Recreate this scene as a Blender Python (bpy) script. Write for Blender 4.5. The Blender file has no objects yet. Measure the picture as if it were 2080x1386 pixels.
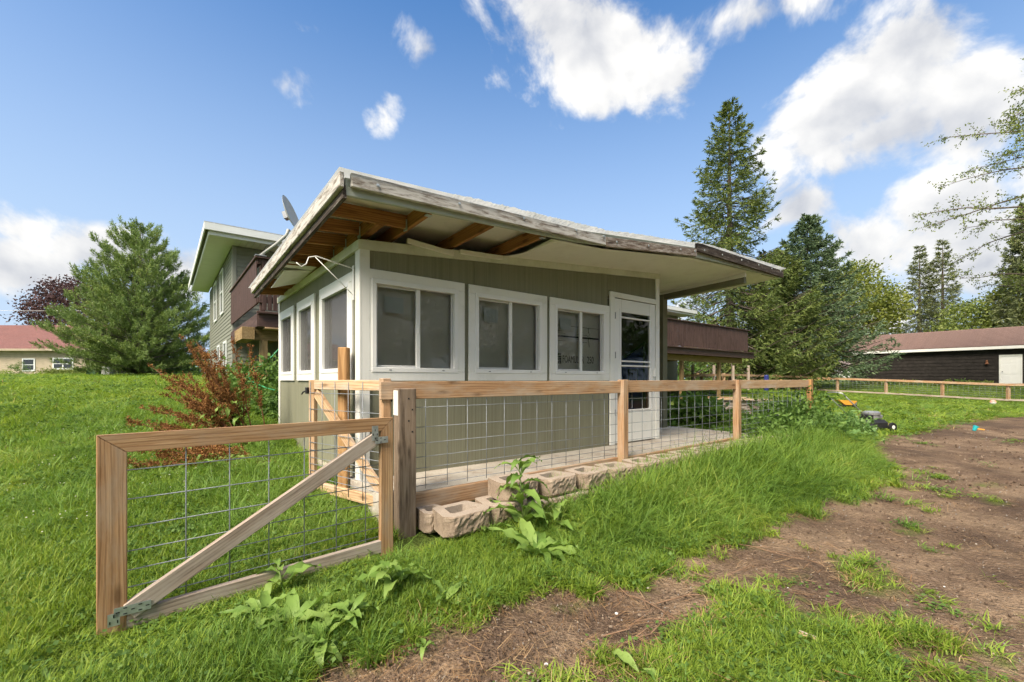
import bpy, bmesh, math, random
import numpy as np
from mathutils import Vector, Matrix, Euler

# ------------------------------------------------------------------ camera, sky, sun, exposure
S = bpy.context.scene
COL = S.collection
FPX, CX, HY = 900.0, 1040.0, 772.0       # focal length, centre and horizon of the photo in its own pixels
CAMZ = 1.25
cam_d = bpy.data.cameras.new('camera')
cam_d.sensor_width = 36.0
cam_d.lens = 36.0 * FPX / 2080.0
cam_d.shift_y = (HY - 693.0) / 2080.0
cam_d.clip_start = 0.05
cam_d.clip_end = 3000
cam = bpy.data.objects.new('camera', cam_d)
cam.location = (0, 0, CAMZ)
cam.rotation_euler = (math.radians(90), 0, 0)
COL.objects.link(cam)
S.camera = cam

SUN_EL = math.radians(48)
SUN_DIR = Vector((-0.48, -0.74, 0)).normalized() * math.cos(SUN_EL) + Vector((0, 0, math.sin(SUN_EL)))
sd = bpy.data.lights.new('sun', 'SUN')
sd.energy = 2.6
sd.angle = math.radians(28)
sd.color = (1.0, 0.88, 0.72)
sun = bpy.data.objects.new('sun', sd)
sun.rotation_euler = SUN_DIR.to_track_quat('Z', 'Y').to_euler()
sun.location = (-10, -10, 20)
COL.objects.link(sun)

S.view_settings.view_transform = 'Standard'
S.view_settings.look = 'None'
S.view_settings.gamma = 1.0
S.view_settings.use_curve_mapping = False
S.view_settings.exposure = 1.62
S.cycles.max_bounces = 5
S.cycles.diffuse_bounces = 3
S.cycles.glossy_bounces = 3
S.cycles.transmission_bounces = 4
S.cycles.transparent_max_bounces = 8
S.cycles.use_adaptive_sampling = True
S.cycles.adaptive_threshold = 0.03
S.cycles.use_denoising = True


def world_sky():
    w = bpy.data.worlds.new('World')
    S.world = w
    w.use_nodes = True
    w.cycles.sampling_method = 'MANUAL'
    w.cycles.sample_map_resolution = 256
    nt = w.node_tree
    N, L = nt.nodes, nt.links
    N.clear()
    def nd(t, **k):
        n = N.new(t)
        for a, b in k.items():
            setattr(n, a, b)
        return n
    def m(op, a, b=None, c=None, clamp=False):
        n = nd('ShaderNodeMath', operation=op, use_clamp=clamp)
        for i, v in enumerate((a, b, c)):
            if v is None:
                continue
            if isinstance(v, (int, float)):
                n.inputs[i].default_value = v
            else:
                L.new(v, n.inputs[i])
        return n.outputs[0]
    out = nd('ShaderNodeOutputWorld')
    sky = nd('ShaderNodeTexSky', sky_type='NISHITA')
    sky.sun_disc = False
    sky.sun_elevation = SUN_EL
    sky.sun_rotation = math.atan2(SUN_DIR.x, SUN_DIR.y)
    sky.altitude = 200
    sky.air_density = 1.0
    sky.dust_density = 3.2
    sky.ozone_density = 2.2
    tc = nd('ShaderNodeTexCoord')
    sep = nd('ShaderNodeSeparateXYZ')
    L.new(tc.outputs['Generated'], sep.inputs[0])
    az = m('ARCTAN2', sep.outputs[0], sep.outputs[1])
    el = m('ARCSINE', sep.outputs[2])
    comb = nd('ShaderNodeCombineXYZ')
    L.new(az, comb.inputs[0]); L.new(el, comb.inputs[1])
    # clouds: (pixel x, pixel y, half width, half height, weight) turned into azimuth / elevation
    blobs = [(1230, 110, 190, 120, 1.0), (1130, 60, 100, 80, .8), (1340, 160, 100, 80, .9),
             (1560, 20, 190, 70, .8), (1680, 230, 180, 95, .92), (1840, 110, 190, 100, .86),
             (2000, 190, 170, 130, .88), (1800, 280, 200, 65, .82),
             (1620, 430, 90, 60, .8), (1760, 500, 170, 80, .85), (1900, 420, 120, 70, .95), (1990, 530, 190, 110, .9),
             (580, 172, 60, 42, .55), (868, 98, 54, 46, .56), (628, 55, 60, 32, .46), (780, 225, 26, 42, .44), (505, 100, 30, 22, .38),
             (60, 470, 90, 55, .8), (60, 540, 170, 60, 1.0), (230, 525, 190, 60, .95), (-200, 480, 220, 100, .9),
             (360, 550, 110, 60, .85), (1640, 620, 260, 70, .6), (2250, 350, 200, 220, .9)]
    dens = None
    nse = nd('ShaderNodeTexNoise'); nse.inputs['Scale'].default_value = 6.5
    nse.inputs['Detail'].default_value = 6; nse.inputs['Roughness'].default_value = .58
    nse.inputs['Distortion'].default_value = .25
    L.new(tc.outputs['Generated'], nse.inputs['Vector'])
    off = nd('ShaderNodeVectorMath', operation='ADD')
    L.new(tc.outputs['Generated'], off.inputs[0]); off.inputs[1].default_value = (-.035, -.0, .055)
    nse2 = nd('ShaderNodeTexNoise'); nse2.inputs['Scale'].default_value = 6.5
    nse2.inputs['Detail'].default_value = 3; nse2.inputs['Roughness'].default_value = .5
    nse2.inputs['Distortion'].default_value = .25
    L.new(off.outputs[0], nse2.inputs['Vector'])
    big = nd('ShaderNodeTexNoise'); big.inputs['Scale'].default_value = 2.6
    big.inputs['Detail'].default_value = 1
    L.new(tc.outputs['Generated'], big.inputs['Vector'])
    def blobset():
        dd = None
        for px, py, hw, hh, wt in blobs:
            rx, rz = (px - CX) / FPX, (HY - py) / FPX
            a0 = math.atan(rx); e0 = math.atan(rz * math.cos(a0))
            sx = hw / FPX * math.cos(a0) ** 2
            sy = hh / FPX * math.cos(a0) * math.cos(e0) ** 2
            vm = nd('ShaderNodeVectorMath', operation='MULTIPLY_ADD')
            L.new(comb.outputs[0], vm.inputs[0]); vm.inputs[1].default_value = (1 / sx, 1 / sy, 0); vm.inputs[2].default_value = (-a0 / sx, -e0 / sy, 0)
            ln = nd('ShaderNodeVectorMath', operation='LENGTH'); L.new(vm.outputs[0], ln.inputs[0])
            b = m('MULTIPLY_ADD', ln.outputs['Value'], -.55 * wt, wt)
            dd = b if dd is None else m('MAXIMUM', dd, b)
        return dd
    dens = blobset()
    # unseen broken cloud outside the frame, cover raised for whiter fill light
    side = m('ABSOLUTE', az)
    sidef = nd('ShaderNodeMapRange'); L.new(side, sidef.inputs[0])
    sidef.inputs[1].default_value = .95; sidef.inputs[2].default_value = 1.25
    upf = nd('ShaderNodeMapRange'); L.new(el, upf.inputs[0])
    upf.inputs[1].default_value = .68; upf.inputs[2].default_value = .85
    outside = m('MAXIMUM', sidef.outputs[0], upf.outputs[0])
    gen = m('MULTIPLY_ADD', big.outputs[0], 3.2, -1.05)
    gen = m('MINIMUM', gen, .9)
    dens2 = m('ADD', m('MULTIPLY', dens, m('SUBTRACT', 1.0, outside)), m('MULTIPLY', gen, outside))
    dens2 = m('MAXIMUM', dens2, -1.0)
    v = m('ADD', dens2, m('MULTIPLY_ADD', nse.outputs[0], 2.2, -1.14))
    mask = nd('ShaderNodeMapRange', interpolation_type='SMOOTHSTEP'); L.new(v, mask.inputs[0])
    mask.inputs[1].default_value = .22; mask.inputs[2].default_value = .62
    above = nd('ShaderNodeMapRange'); L.new(el, above.inputs[0])
    above.inputs[1].default_value = -.01; above.inputs[2].default_value = .03
    mk = m('MULTIPLY', mask.outputs[0], above.outputs[0])
    mk = m('MULTIPLY', mk, .95)
    # thick parts of a cloud are greyer, sides turned to the sun brighter
    thick = nd('ShaderNodeMapRange'); L.new(v, thick.inputs[0])
    thick.inputs[1].default_value = .55; thick.inputs[2].default_value = 1.35
    lit = m('MULTIPLY_ADD', m('SUBTRACT', nse.outputs[0], nse2.outputs[0]), 3.2, .62)
    lit = m('SUBTRACT', lit, m('MULTIPLY', thick.outputs[0], .40), clamp=True)
    cr = nd('ShaderNodeMix', data_type='RGBA')
    L.new(lit, cr.inputs[0])
    cr.inputs[6].default_value = (.50, .52, .57, 1)
    cr.inputs[7].default_value = (.97, .95, .91, 1)
    b1 = nd('ShaderNodeBackground'); b1.inputs[1].default_value = SKY
    hs = nd('ShaderNodeHueSaturation'); hs.inputs['Saturation'].default_value = 1.36
    L.new(sky.outputs[0], hs.inputs['Color'])
    L.new(hs.outputs[0], b1.inputs[0])
    b2 = nd('ShaderNodeBackground'); b2.inputs[1].default_value = CLOUD
    L.new(cr.outputs[2], b2.inputs[0])
    # pale summer haze thickening towards the horizon, the same all round
    vl = nd('ShaderNodeMapRange', interpolation_type='SMOOTHSTEP'); L.new(el, vl.inputs[0])
    vl.inputs[1].default_value = -.05; vl.inputs[2].default_value = .84; vl.inputs[3].default_value = .95; vl.inputs[4].default_value = 0.0
    b3 = nd('ShaderNodeBackground'); b3.inputs[0].default_value = (.20, .252, .325, 1); b3.inputs[1].default_value = 1.0
    mv = nd('ShaderNodeMixShader'); L.new(vl.outputs[0], mv.inputs[0]); L.new(b1.outputs[0], mv.inputs[1]); L.new(b3.outputs[0], mv.inputs[2])
    b1 = mv
    mx = nd('ShaderNodeMixShader')
    L.new(mk, mx.inputs[0]); L.new(b1.outputs[0], mx.inputs[1]); L.new(b2.outputs[0], mx.inputs[2])
    L.new(mx.outputs[0], out.inputs[0])


SKY, CLOUD = .080, .385
world_sky()

# ------------------------------------------------------------------ frames and helpers
RNG = np.random.default_rng(7)
random.seed(7)
U2, V2 = (.787, .617), (-.617, .787)
PC = (-1.361, 3.99)                       # front left corner of the porch
PF = Matrix(((U2[0], V2[0], 0, PC[0]), (U2[1], V2[1], 0, PC[1]), (0, 0, 1, 0), (0, 0, 0, 1)))
WF = Matrix.Identity(4)


def q(u, v, z, M=None):
    return (M or PF) @ Vector((u, v, z))


def to_uv(x, y):
    dx, dy = x - PC[0], y - PC[1]
    return dx * U2[0] + dy * U2[1], dx * V2[0] + dy * V2[1]


def at(px, py, Y):
    return Vector(((px - CX) / FPX * Y, Y, CAMZ + (HY - py) / FPX * Y))


def ground_px(px, py, z=0.0):
    Y = (CAMZ - z) * FPX / (py - HY)
    return ((px - CX) / FPX * Y, Y)


WORLD = {}


def reg(o, W, parent=None):
    COL.objects.link(o)
    o.matrix_basis = W
    WORLD[o.name] = W.copy()
    if parent is not None:
        o.parent = parent
        o.matrix_parent_inverse = WORLD[parent.name].inverted()
    return o


def tag(o, label=None, cat=None, group=None, kind=None):
    if label: o['label'] = label
    if cat: o['category'] = cat
    if group: o['group'] = group
    if kind: o['kind'] = kind
    return o


def thing(name, loc, label, cat, group=None, M=None):
    o = bpy.data.objects.new(name, None)
    o.empty_display_size = .2
    W = (M.copy() if M else PF.copy())
    W.translation = Vector(loc)
    reg(o, W)
    return tag(o, label, cat, group)


def copy_thing(root, W, label=None, group=None):
    """copy a thing, its parts and their sub-parts, to a new world matrix"""
    delta = W @ WORLD[root.name].inverted()
    r = root.copy(); COL.objects.link(r); r.matrix_basis = W; WORLD[r.name] = W.copy()
    if label: r['label'] = label
    if group: r['group'] = group
    for ch in root.children:
        c = ch.copy(); COL.objects.link(c); c.parent = r; c.matrix_parent_inverse = ch.matrix_parent_inverse; WORLD[c.name] = delta @ WORLD[ch.name]
        for g in ch.children:
            d = g.copy(); COL.objects.link(d); d.parent = c; d.matrix_parent_inverse = g.matrix_parent_inverse; WORLD[d.name] = delta @ WORLD[g.name]
    return r


def mesh_obj(name, verts, faces, mat, parent=None, W=None, smooth=False):
    me = bpy.data.meshes.new(name)
    me.from_pydata([tuple(v) for v in verts], [], faces)
    me.materials.append(mat)
    if smooth:
        me.polygons.foreach_set('use_smooth', [True] * len(me.polygons))
    me.update()
    o = bpy.data.objects.new(name, me)
    return reg(o, W if W is not None else WF, parent)


def np_mesh(name, V, F, mat, smooth=False):
    """V (n,3) float, F (m,k) int"""
    me = bpy.data.meshes.new(name)
    n, (m_, k) = len(V), F.shape
    me.vertices.add(n)
    me.vertices.foreach_set('co', np.ascontiguousarray(V, dtype=np.float32).ravel())
    me.loops.add(m_ * k)
    me.loops.foreach_set('vertex_index', np.ascontiguousarray(F, dtype=np.int32).ravel())
    me.polygons.add(m_)
    me.polygons.foreach_set('loop_start', np.arange(0, m_ * k, k, dtype=np.int32))
    me.polygons.foreach_set('loop_total', np.full(m_, k, dtype=np.int32))
    if smooth:
        me.polygons.foreach_set('use_smooth', np.ones(m_, dtype=bool))
    if mat: me.materials.append(mat)
    me.update(calc_edges=True)
    me.validate()
    return me


def np_obj(name, V, F, mat, parent=None, W=None, smooth=False):
    return reg(bpy.data.objects.new(name, np_mesh(name, V, F, mat, smooth)), W if W is not None else WF, parent)


_boxes = {}


def box_mesh(dx, dy, dz, mat, bev):
    key = (round(dx, 4), round(dy, 4), round(dz, 4), mat.name, bev)
    if key in _boxes: return _boxes[key]
    bm = bmesh.new()
    bmesh.ops.create_cube(bm, size=1)
    for v in bm.verts:
        v.co = Vector((v.co.x * dx, v.co.y * dy, v.co.z * dz))
    b = min(bev, .3 * min(dx, dy, dz))
    if b > .0004:
        bmesh.ops.bevel(bm, geom=list(bm.edges), offset=b, segments=1, affect='EDGES', profile=.5)
    me = bpy.data.meshes.new('board')
    bm.to_mesh(me); bm.free()
    me.materials.append(mat)
    _boxes[key] = me
    return me


def box(name, a, b, mat, parent=None, M=None, bev=.003):
    """box between two corners given in frame M; its local x axis runs along the longest side (wood grain)"""
    M = PF if M is None else M
    lo = [min(a[i], b[i]) for i in range(3)]; hi = [max(a[i], b[i]) for i in range(3)]
    d = [hi[i] - lo[i] for i in range(3)]
    c = Vector([(hi[i] + lo[i]) / 2 for i in range(3)])
    k = d.index(max(d))
    perm = [(0, 1, 2), (1, 2, 0), (2, 0, 1)][k]
    R = Matrix(((0,) * 3,) * 3)
    for j, ax in enumerate(perm):
        R[ax][j] = 1.0
    W = M @ Matrix.Translation(c) @ R.to_4x4()
    o = bpy.data.objects.new(name, box_mesh(d[perm[0]], d[perm[1]], d[perm[2]], mat, bev))
    return reg(o, W, parent)


def beam(name, p0, p1, w, h, mat, parent=None, bev=.003, up=(0, 0, 1)):
    """board from p0 to p1 (world), w across, h in the up direction"""
    p0, p1 = Vector(p0), Vector(p1)
    x = (p1 - p0); L = x.length; x.normalize()
    y = Vector(up).cross(x).normalized(); z = x.cross(y)
    W = Matrix((( x.x, y.x, z.x, 0), (x.y, y.y, z.y, 0), (x.z, y.z, z.z, 0), (0, 0, 0, 1)))
    W.translation = (p0 + p1) / 2
    o = bpy.data.objects.new(name, box_mesh(L, w, h, mat, bev))
    return reg(o, W, parent)


def extr(name, pts, vec, mat, parent=None, M=None):
    """polygon pts (in frame M) pushed along vec (in frame M)"""
    M = PF if M is None else M
    p0 = Vector(pts[0]); n = len(pts)
    vs = [Vector(p) - p0 for p in pts] + [Vector(p) - p0 + Vector(vec) for p in pts]
    fs = [tuple(range(n))[::-1], tuple(range(n, 2 * n))] + [(i, (i + 1) % n, n + (i + 1) % n, n + i) for i in range(n)]
    me = bpy.data.meshes.new(name)
    me.from_pydata([tuple(v) for v in vs], [], fs)
    bm = bmesh.new(); bm.from_mesh(me); bmesh.ops.recalc_face_normals(bm, faces=bm.faces); bm.to_mesh(me); bm.free()
    me.materials.append(mat)
    return reg(bpy.data.objects.new(name, me), M @ Matrix.Translation(p0), parent)


def tube_np(pts, radii, n=6, caps=True):
    P = [Vector(p) for p in pts]
    vs, fs = [], []
    up = Vector((0, 0, 1))
    for i, p in enumerate(P):
        t = (P[min(i + 1, len(P) - 1)] - P[max(i - 1, 0)]).normalized()
        a = t.cross(up if abs(t.z) < .95 else Vector((1, 0, 0))).normalized(); b = t.cross(a)
        for k in range(n):
            an = 2 * math.pi * k / n
            vs.append(p + (a * math.cos(an) + b * math.sin(an)) * radii[i])
    for i in range(len(P) - 1):
        for k in range(n):
            fs.append((i * n + k, i * n + (k + 1) % n, (i + 1) * n + (k + 1) % n, (i + 1) * n + k))
    if caps:
        fs.append(tuple(range(n))[::-1]); fs.append(tuple(range((len(P) - 1) * n, len(P) * n)))
    return vs, fs


def tube(name, pts, r, mat, parent=None, n=6):
    rr = r if isinstance(r, (list, tuple)) else [r] * len(pts)
    vs, fs = tube_np(pts, rr, n)
    return mesh_obj(name, vs, fs, mat, parent, smooth=True)


def lathe(name, prof, mat, parent=None, W=None, n=20):
    vs, fs = [], []
    for r, z in prof:
        for k in range(n):
            a = 2 * math.pi * k / n
            vs.append((r * math.cos(a), r * math.sin(a), z))
    for i in range(len(prof) - 1):
        for k in range(n):
            fs.append((i * n + k, i * n + (k + 1) % n, (i + 1) * n + (k + 1) % n, (i + 1) * n + k))
    fs.append(tuple(range(n))[::-1]); fs.append(tuple(range((len(prof) - 1) * n, len(prof) * n)))
    return mesh_obj(name, vs, fs, mat, parent, W, smooth=False)


def text(name, s, size, W, mat, parent):
    cu = bpy.data.curves.new(name, 'FONT'); cu.body = s; cu.size = size; cu.extrude = .0006
    cu.materials.append(mat); cu.resolution_u = 3
    tmp = bpy.data.objects.new(name, cu)
    me = bpy.data.meshes.new_from_object(tmp)
    bpy.data.objects.remove(tmp); bpy.data.curves.remove(cu)
    return reg(bpy.data.objects.new(name, me), W, parent)

# ------------------------------------------------------------------ materials
MATS = {}


class NT:
    def __init__(self, name):
        self.m = bpy.data.materials.new(name); self.m.use_nodes = True
        self.nt = self.m.node_tree; self.nt.nodes.clear()
        self.out = self.n('ShaderNodeOutputMaterial')
    def n(self, t, **k):
        x = self.nt.nodes.new(t)
        for a, b in k.items(): setattr(x, a, b)
        return x
    def l(self, a, b): self.nt.links.new(a, b)
    def coords(self, scale=(1, 1, 1), space='Object', rnd=True):
        tc = self.n('ShaderNodeTexCoord'); mp = self.n('ShaderNodeMapping')
        mp.inputs['Scale'].default_value = scale
        if space == 'World':
            g = self.n('ShaderNodeNewGeometry'); self.l(g.outputs['Position'], mp.inputs[0])
        else:
            if rnd:
                oi = self.n('ShaderNodeObjectInfo'); mu = self.n('ShaderNodeMath', operation='MULTIPLY'); mu.inputs[1].default_value = 37.0
                self.l(oi.outputs['Random'], mu.inputs[0])
                ad = self.n('ShaderNodeVectorMath', operation='ADD')
                self.l(tc.outputs[space], ad.inputs[0]); self.l(mu.outputs[0], ad.inputs[1])
                self.l(ad.outputs[0], mp.inputs[0])
            else:
                self.l(tc.outputs[space], mp.inputs[0])
        return mp.outputs[0]
    def noise(self, vec, scale, detail=4, rough=.55, dist=0):
        x = self.n('ShaderNodeTexNoise'); x.inputs['Scale'].default_value = scale; x.inputs['Detail'].default_value = detail
        x.inputs['Roughness'].default_value = rough; x.inputs['Distortion'].default_value = dist
        self.l(vec, x.inputs['Vector']); return x.outputs[0]
    def ramp(self, fac, stops):
        x = self.n('ShaderNodeValToRGB'); e = x.color_ramp.elements
        while len(e) < len(stops): e.new(.5)
        for i, (p, c) in enumerate(stops):
            e[i].position = p; e[i].color = (*c, 1) if len(c) == 3 else c
        self.l(fac, x.inputs[0]); return x.outputs[0]
    def mix(self, fac, a, b, mode='MIX'):
        x = self.n('ShaderNodeMix', data_type='RGBA', blend_type=mode)
        for i, v in ((0, fac), (6, a), (7, b)):
            if isinstance(v, (int, float)): x.inputs[i].default_value = v
            elif isinstance(v, tuple): x.inputs[i].default_value = (*v, 1)
            else: self.l(v, x.inputs[i])
        return x.outputs[2]
    def math(self, op, a, b=0.0, clamp=False):
        x = self.n('ShaderNodeMath', operation=op, use_clamp=clamp)
        for i, v in enumerate((a, b)):
            if isinstance(v, (int, float)): x.inputs[i].default_value = v
            else: self.l(v, x.inputs[i])
        return x.outputs[0]
    def bsdf(self, col, rough=.7, bump=None, bstr=.3, bdist=.01, spec=.3, metal=0.0):
        b = self.n('ShaderNodeBsdfPrincipled')
        if isinstance(col, tuple): b.inputs['Base Color'].default_value = (*col, 1)
        else: self.l(col, b.inputs['Base Color'])
        if isinstance(rough, (int, float)): b.inputs['Roughness'].default_value = rough
        else: self.l(rough, b.inputs['Roughness'])
        b.inputs['Specular IOR Level'].default_value = spec
        b.inputs['Metallic'].default_value = metal
        if bump is not None:
            bp = self.n('ShaderNodeBump'); bp.inputs['Strength'].default_value = bstr; bp.inputs['Distance'].default_value = bdist
            self.l(bump, bp.inputs['Height']); self.l(bp.outputs[0], b.inputs['Normal'])
        self.l(b.outputs[0], self.out.inputs[0])
        return b


def m_plain(name, col, rough=.6, var=.15, scale=6, spec=.3, metal=0, bstr=.15, grime=None):
    t = NT(name); v = t.coords()
    n = t.noise(v, scale, 6); n2 = t.noise(v, scale * 9, 3)
    lo = tuple(c * (1 - var) for c in col); hi = tuple(min(1, c * (1 + var)) for c in col)
    c = t.ramp(n, [(.3, lo), (.7, hi)])
    if grime:
        g = t.noise(v, scale * .7, 8, .7)
        c = t.mix(t.ramp(g, [(.52, (0, 0, 0)), (.72, (.8, .8, .8))]), c, grime)
    t.bsdf(c, rough, n2, bstr, .004, spec, metal)
    return t.m


def m_wood(name, dark, mid, light, rough=.75, weather=None, wamt=.5, paint=None, pamt=.5, grain=1.0):
    t = NT(name)
    v = t.coords((1.2, 16, 16)); vf = t.coords((2.5, 90, 90)); vb = t.coords((1.0, 3.0, 3.0))
    n = t.noise(v, 1.6 * grain, 5, .6, .8); f = t.noise(vf, 1.0, 3, .6)
    c = t.ramp(n, [(.28, dark), (.5, mid), (.72, light)])
    c = t.mix(.35, c, t.ramp(f, [(.3, dark), (.75, light)]))
    wv = t.n('ShaderNodeTexWave', wave_type='BANDS', bands_direction='Z'); wv.inputs['Scale'].default_value = 1.6
    wv.inputs['Distortion'].default_value = 9; wv.inputs['Detail'].default_value = 3; wv.inputs['Detail Scale'].default_value = .7
    t.l(t.coords((.9, 9, 9)), wv.inputs['Vector'])
    c = t.mix(t.math('MULTIPLY', t.ramp(wv.outputs['Fac'], [(.62, (0, 0, 0)), (.95, (1, 1, 1))]), .55), c, tuple(x * .72 for x in dark))
    # knots
    vo = t.n('ShaderNodeTexVoronoi'); vo.inputs['Scale'].default_value = 1.0
    t.l(t.coords((2.6, 9, 9)), vo.inputs['Vector'])
    kn = t.ramp(vo.outputs['Distance'], [(.07, (1, 1, 1)), (.20, (0, 0, 0))])
    c = t.mix(t.math('MULTIPLY', kn, .75), c, tuple(x * .45 for x in dark))
    if weather:
        w = t.noise(vb, 2.2, 6, .65)
        c = t.mix(t.ramp(w, [(.62 - wamt * .4, (0, 0, 0)), (.85 - wamt * .4, (.9, .9, .9))]), c, weather)
    if paint:
        w = t.noise(t.coords((2.2, 14, 14)), 2.4, 9, .72, .4)
        c = t.mix(t.ramp(w, [(.60 - pamt * .4, (0, 0, 0)), (.77 - pamt * .4, (.92, .92, .92))]), c, paint)
    t.bsdf(c, rough, t.math('ADD', n, f), .35, .004, .2)
    return t.m


def m_leaf(name, cols, trans=.35, rough=.55, spec=.25):
    """cols: list of (pos, colour), picked at random for each leaf"""
    t = NT(name)
    g = t.n('ShaderNodeNewGeometry'); oi = t.n('ShaderNodeObjectInfo')
    r = t.math('FRACT', t.math('ADD', g.outputs['Random Per Island'], oi.outputs['Random']))
    nz = t.noise(t.coords((1, 1, 1), 'World'), .8, 3)
    r = t.math('MULTIPLY_ADD', r, .6)
    r.node.inputs[2].default_value = 0.0
    rr = t.math('ADD', r, t.math('SUBTRACT', t.math('MULTIPLY', nz, 1.0), .30))
    c = t.ramp(rr, cols)
    b = t.n('ShaderNodeBsdfPrincipled'); t.l(c, b.inputs['Base Color']); b.inputs['Roughness'].default_value = rough
    b.inputs['Specular IOR Level'].default_value = spec
    tr = t.n('ShaderNodeBsdfTranslucent')
    t.l(t.mix(.5, c, t.mix(1.0, c, (1.0, 1.0, .35), 'MULTIPLY')), tr.inputs[0])
    mx = t.n('ShaderNodeMixShader'); mx.inputs[0].default_value = trans
    t.l(b.outputs[0], mx.inputs[1]); t.l(tr.outputs[0], mx.inputs[2]); t.l(mx.outputs[0], t.out.inputs[0])
    return t.m


def m_glass(name, refl=.10, tint=(.9, .92, .92)):
    t = NT(name)
    tr = t.n('ShaderNodeBsdfTransparent'); tr.inputs[0].default_value = (*tint, 1)
    gl = t.n('ShaderNodeBsdfGlossy'); gl.inputs['Roughness'].default_value = .03
    lw = t.n('ShaderNodeFresnel'); lw.inputs['IOR'].default_value = 1.5
    f = t.math('ADD', lw.outputs[0], refl, True)
    mx = t.n('ShaderNodeMixShader'); t.l(f, mx.inputs[0]); t.l(tr.outputs[0], mx.inputs[1]); t.l(gl.outputs[0], mx.inputs[2])
    t.l(mx.outputs[0], t.out.inputs[0])
    return t.m


def m_sheet(name):
    t = NT(name); n = t.noise(t.coords((1, 1, 1), 'World'), 5, 4)
    c = t.ramp(n, [(.3, (.50, .53, .52)), (.7, (.68, .70, .69))])
    b = t.n('ShaderNodeBsdfPrincipled'); t.l(c, b.inputs['Base Color']); b.inputs['Roughness'].default_value = .45
    tr = t.n('ShaderNodeBsdfTranslucent'); t.l(c, tr.inputs[0])
    mx = t.n('ShaderNodeMixShader'); mx.inputs[0].default_value = .4
    t.l(b.outputs[0], mx.inputs[1]); t.l(tr.outputs[0], mx.inputs[2]); t.l(mx.outputs[0], t.out.inputs[0])
    return t.m


def m_screen(name, op=.17):
    t = NT(name)
    tr = t.n('ShaderNodeBsdfTransparent'); df = t.n('ShaderNodeBsdfDiffuse'); df.inputs[0].default_value = (.10, .10, .10, 1)
    mx = t.n('ShaderNodeMixShader'); mx.inputs[0].default_value = op
    t.l(tr.outputs[0], mx.inputs[1]); t.l(df.outputs[0], mx.inputs[2]); t.l(mx.outputs[0], t.out.inputs[0])
    return t.m


def m_olive():
    t = NT('olive_plywood'); v = t.coords((1, 1, 1), rnd=False)
    sx = t.n('ShaderNodeSeparateXYZ')
    # fine vertical reeding follows the wall direction
    vv = t.coords((75, 75, .6), 'World'); n = t.noise(vv, 1.0, 3, .6)
    big = t.noise(t.coords((1.2, 1.2, .9), 'World'), 1.3, 6, .6)
    c = t.ramp(n, [(.25, (.160, .162, .110)), (.75, (.245, .247, .174))])
    c = t.mix(t.ramp(big, [(.45, (0, 0, 0)), (.8, (.35, .35, .35))]), c, (.26, .262, .20))
    low = t.noise(t.coords((3, 3, 1.2), 'World'), 2.2, 7, .7)
    c = t.mix(t.ramp(low, [(.58, (0, 0, 0)), (.8, (.35, .35, .35))]), c, (.13, .115, .075))
    g = t.n('ShaderNodeNewGeometry'); sp = t.n('ShaderNodeSeparateXYZ'); t.l(g.outputs['Position'], sp.inputs[0])
    spl = t.math('ADD', t.math('MULTIPLY', t.math('SUBTRACT', .62, sp.outputs[2]), 2.4), t.math('MULTIPLY', t.math('SUBTRACT', t.noise(t.coords((1, 1, 1), 'World'), 9, 5, .7), .5), 1.6))
    c = t.mix(t.ramp(spl, [(.35, (0, 0, 0)), (.9, (.4, .4, .4))]), c, (.19, .165, .12))
    t.bsdf(c, .72, n, .5, .006, .25)
    return t.m


def m_white(name, col=(.74, .75, .72), grime=(.42, .43, .33), amt=.74):
    t = NT(name)
    v = t.coords((1, 1, 1), 'World'); n = t.noise(v, 3.0, 8, .7)
    f = t.noise(t.coords((60, 60, 2), 'World'), 1, 3)
    c = t.mix(t.ramp(n, [(amt - .2, (0, 0, 0)), (amt + .06, (.55, .55, .55))]), col, grime)
    c = t.mix(.12, c, t.ramp(f, [(.3, tuple(x * .8 for x in col)), (.7, col)]))
    t.bsdf(c, .5, f, .12, .003, .35)
    return t.m


def m_siding(name, col, pitch=.12, rough=.6, axis=2):
    t = NT(name)
    g = t.n('ShaderNodeNewGeometry'); sp = t.n('ShaderNodeSeparateXYZ'); t.l(g.outputs['Position'], sp.inputs[0])
    fr = t.math('FRACT', t.math('DIVIDE', sp.outputs[axis], pitch))
    n = t.noise(t.coords((1, 1, 1), 'World'), 2.0, 6)
    c = t.ramp(n, [(.3, tuple(x * .86 for x in col)), (.7, tuple(x * 1.08 for x in col))])
    t.bsdf(c, rough, fr, 1.0, .03, .25)
    return t.m


def m_shingle(name, c0, c1, c2, sc=(1.0, 1.0, 1.0)):
    t = NT(name)
    br = t.n('ShaderNodeTexBrick'); br.offset = .5
    br.inputs['Scale'].default_value = 1.0; br.inputs['Brick Width'].default_value = .32; br.inputs['Row Height'].default_value = .14
    br.inputs['Mortar Size'].default_value = .006; br.inputs['Bias'].default_value = 0
    br.inputs['Color1'].default_value = (*c0, 1); br.inputs['Color2'].default_value = (*c1, 1); br.inputs['Mortar'].default_value = (*(x * .5 for x in c0), 1)
    tc = t.n('ShaderNodeTexCoord'); t.l(tc.outputs['Object'], br.inputs['Vector'])
    n = t.noise(tc.outputs['Object'], 1.1, 6, .65)
    c = t.mix(t.ramp(n, [(.42, (0, 0, 0)), (.75, (.6, .6, .6))]), br.outputs['Color'], c2)
    gr = t.noise(tc.outputs['Object'], 60, 2)
    t.bsdf(t.mix(.2, c, t.ramp(gr, [(.3, (.02, .02, .02)), (.7, (.5, .45, .42))])), .9, br.outputs['Fac'], -.4, .01, .1)
    return t.m


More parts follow.
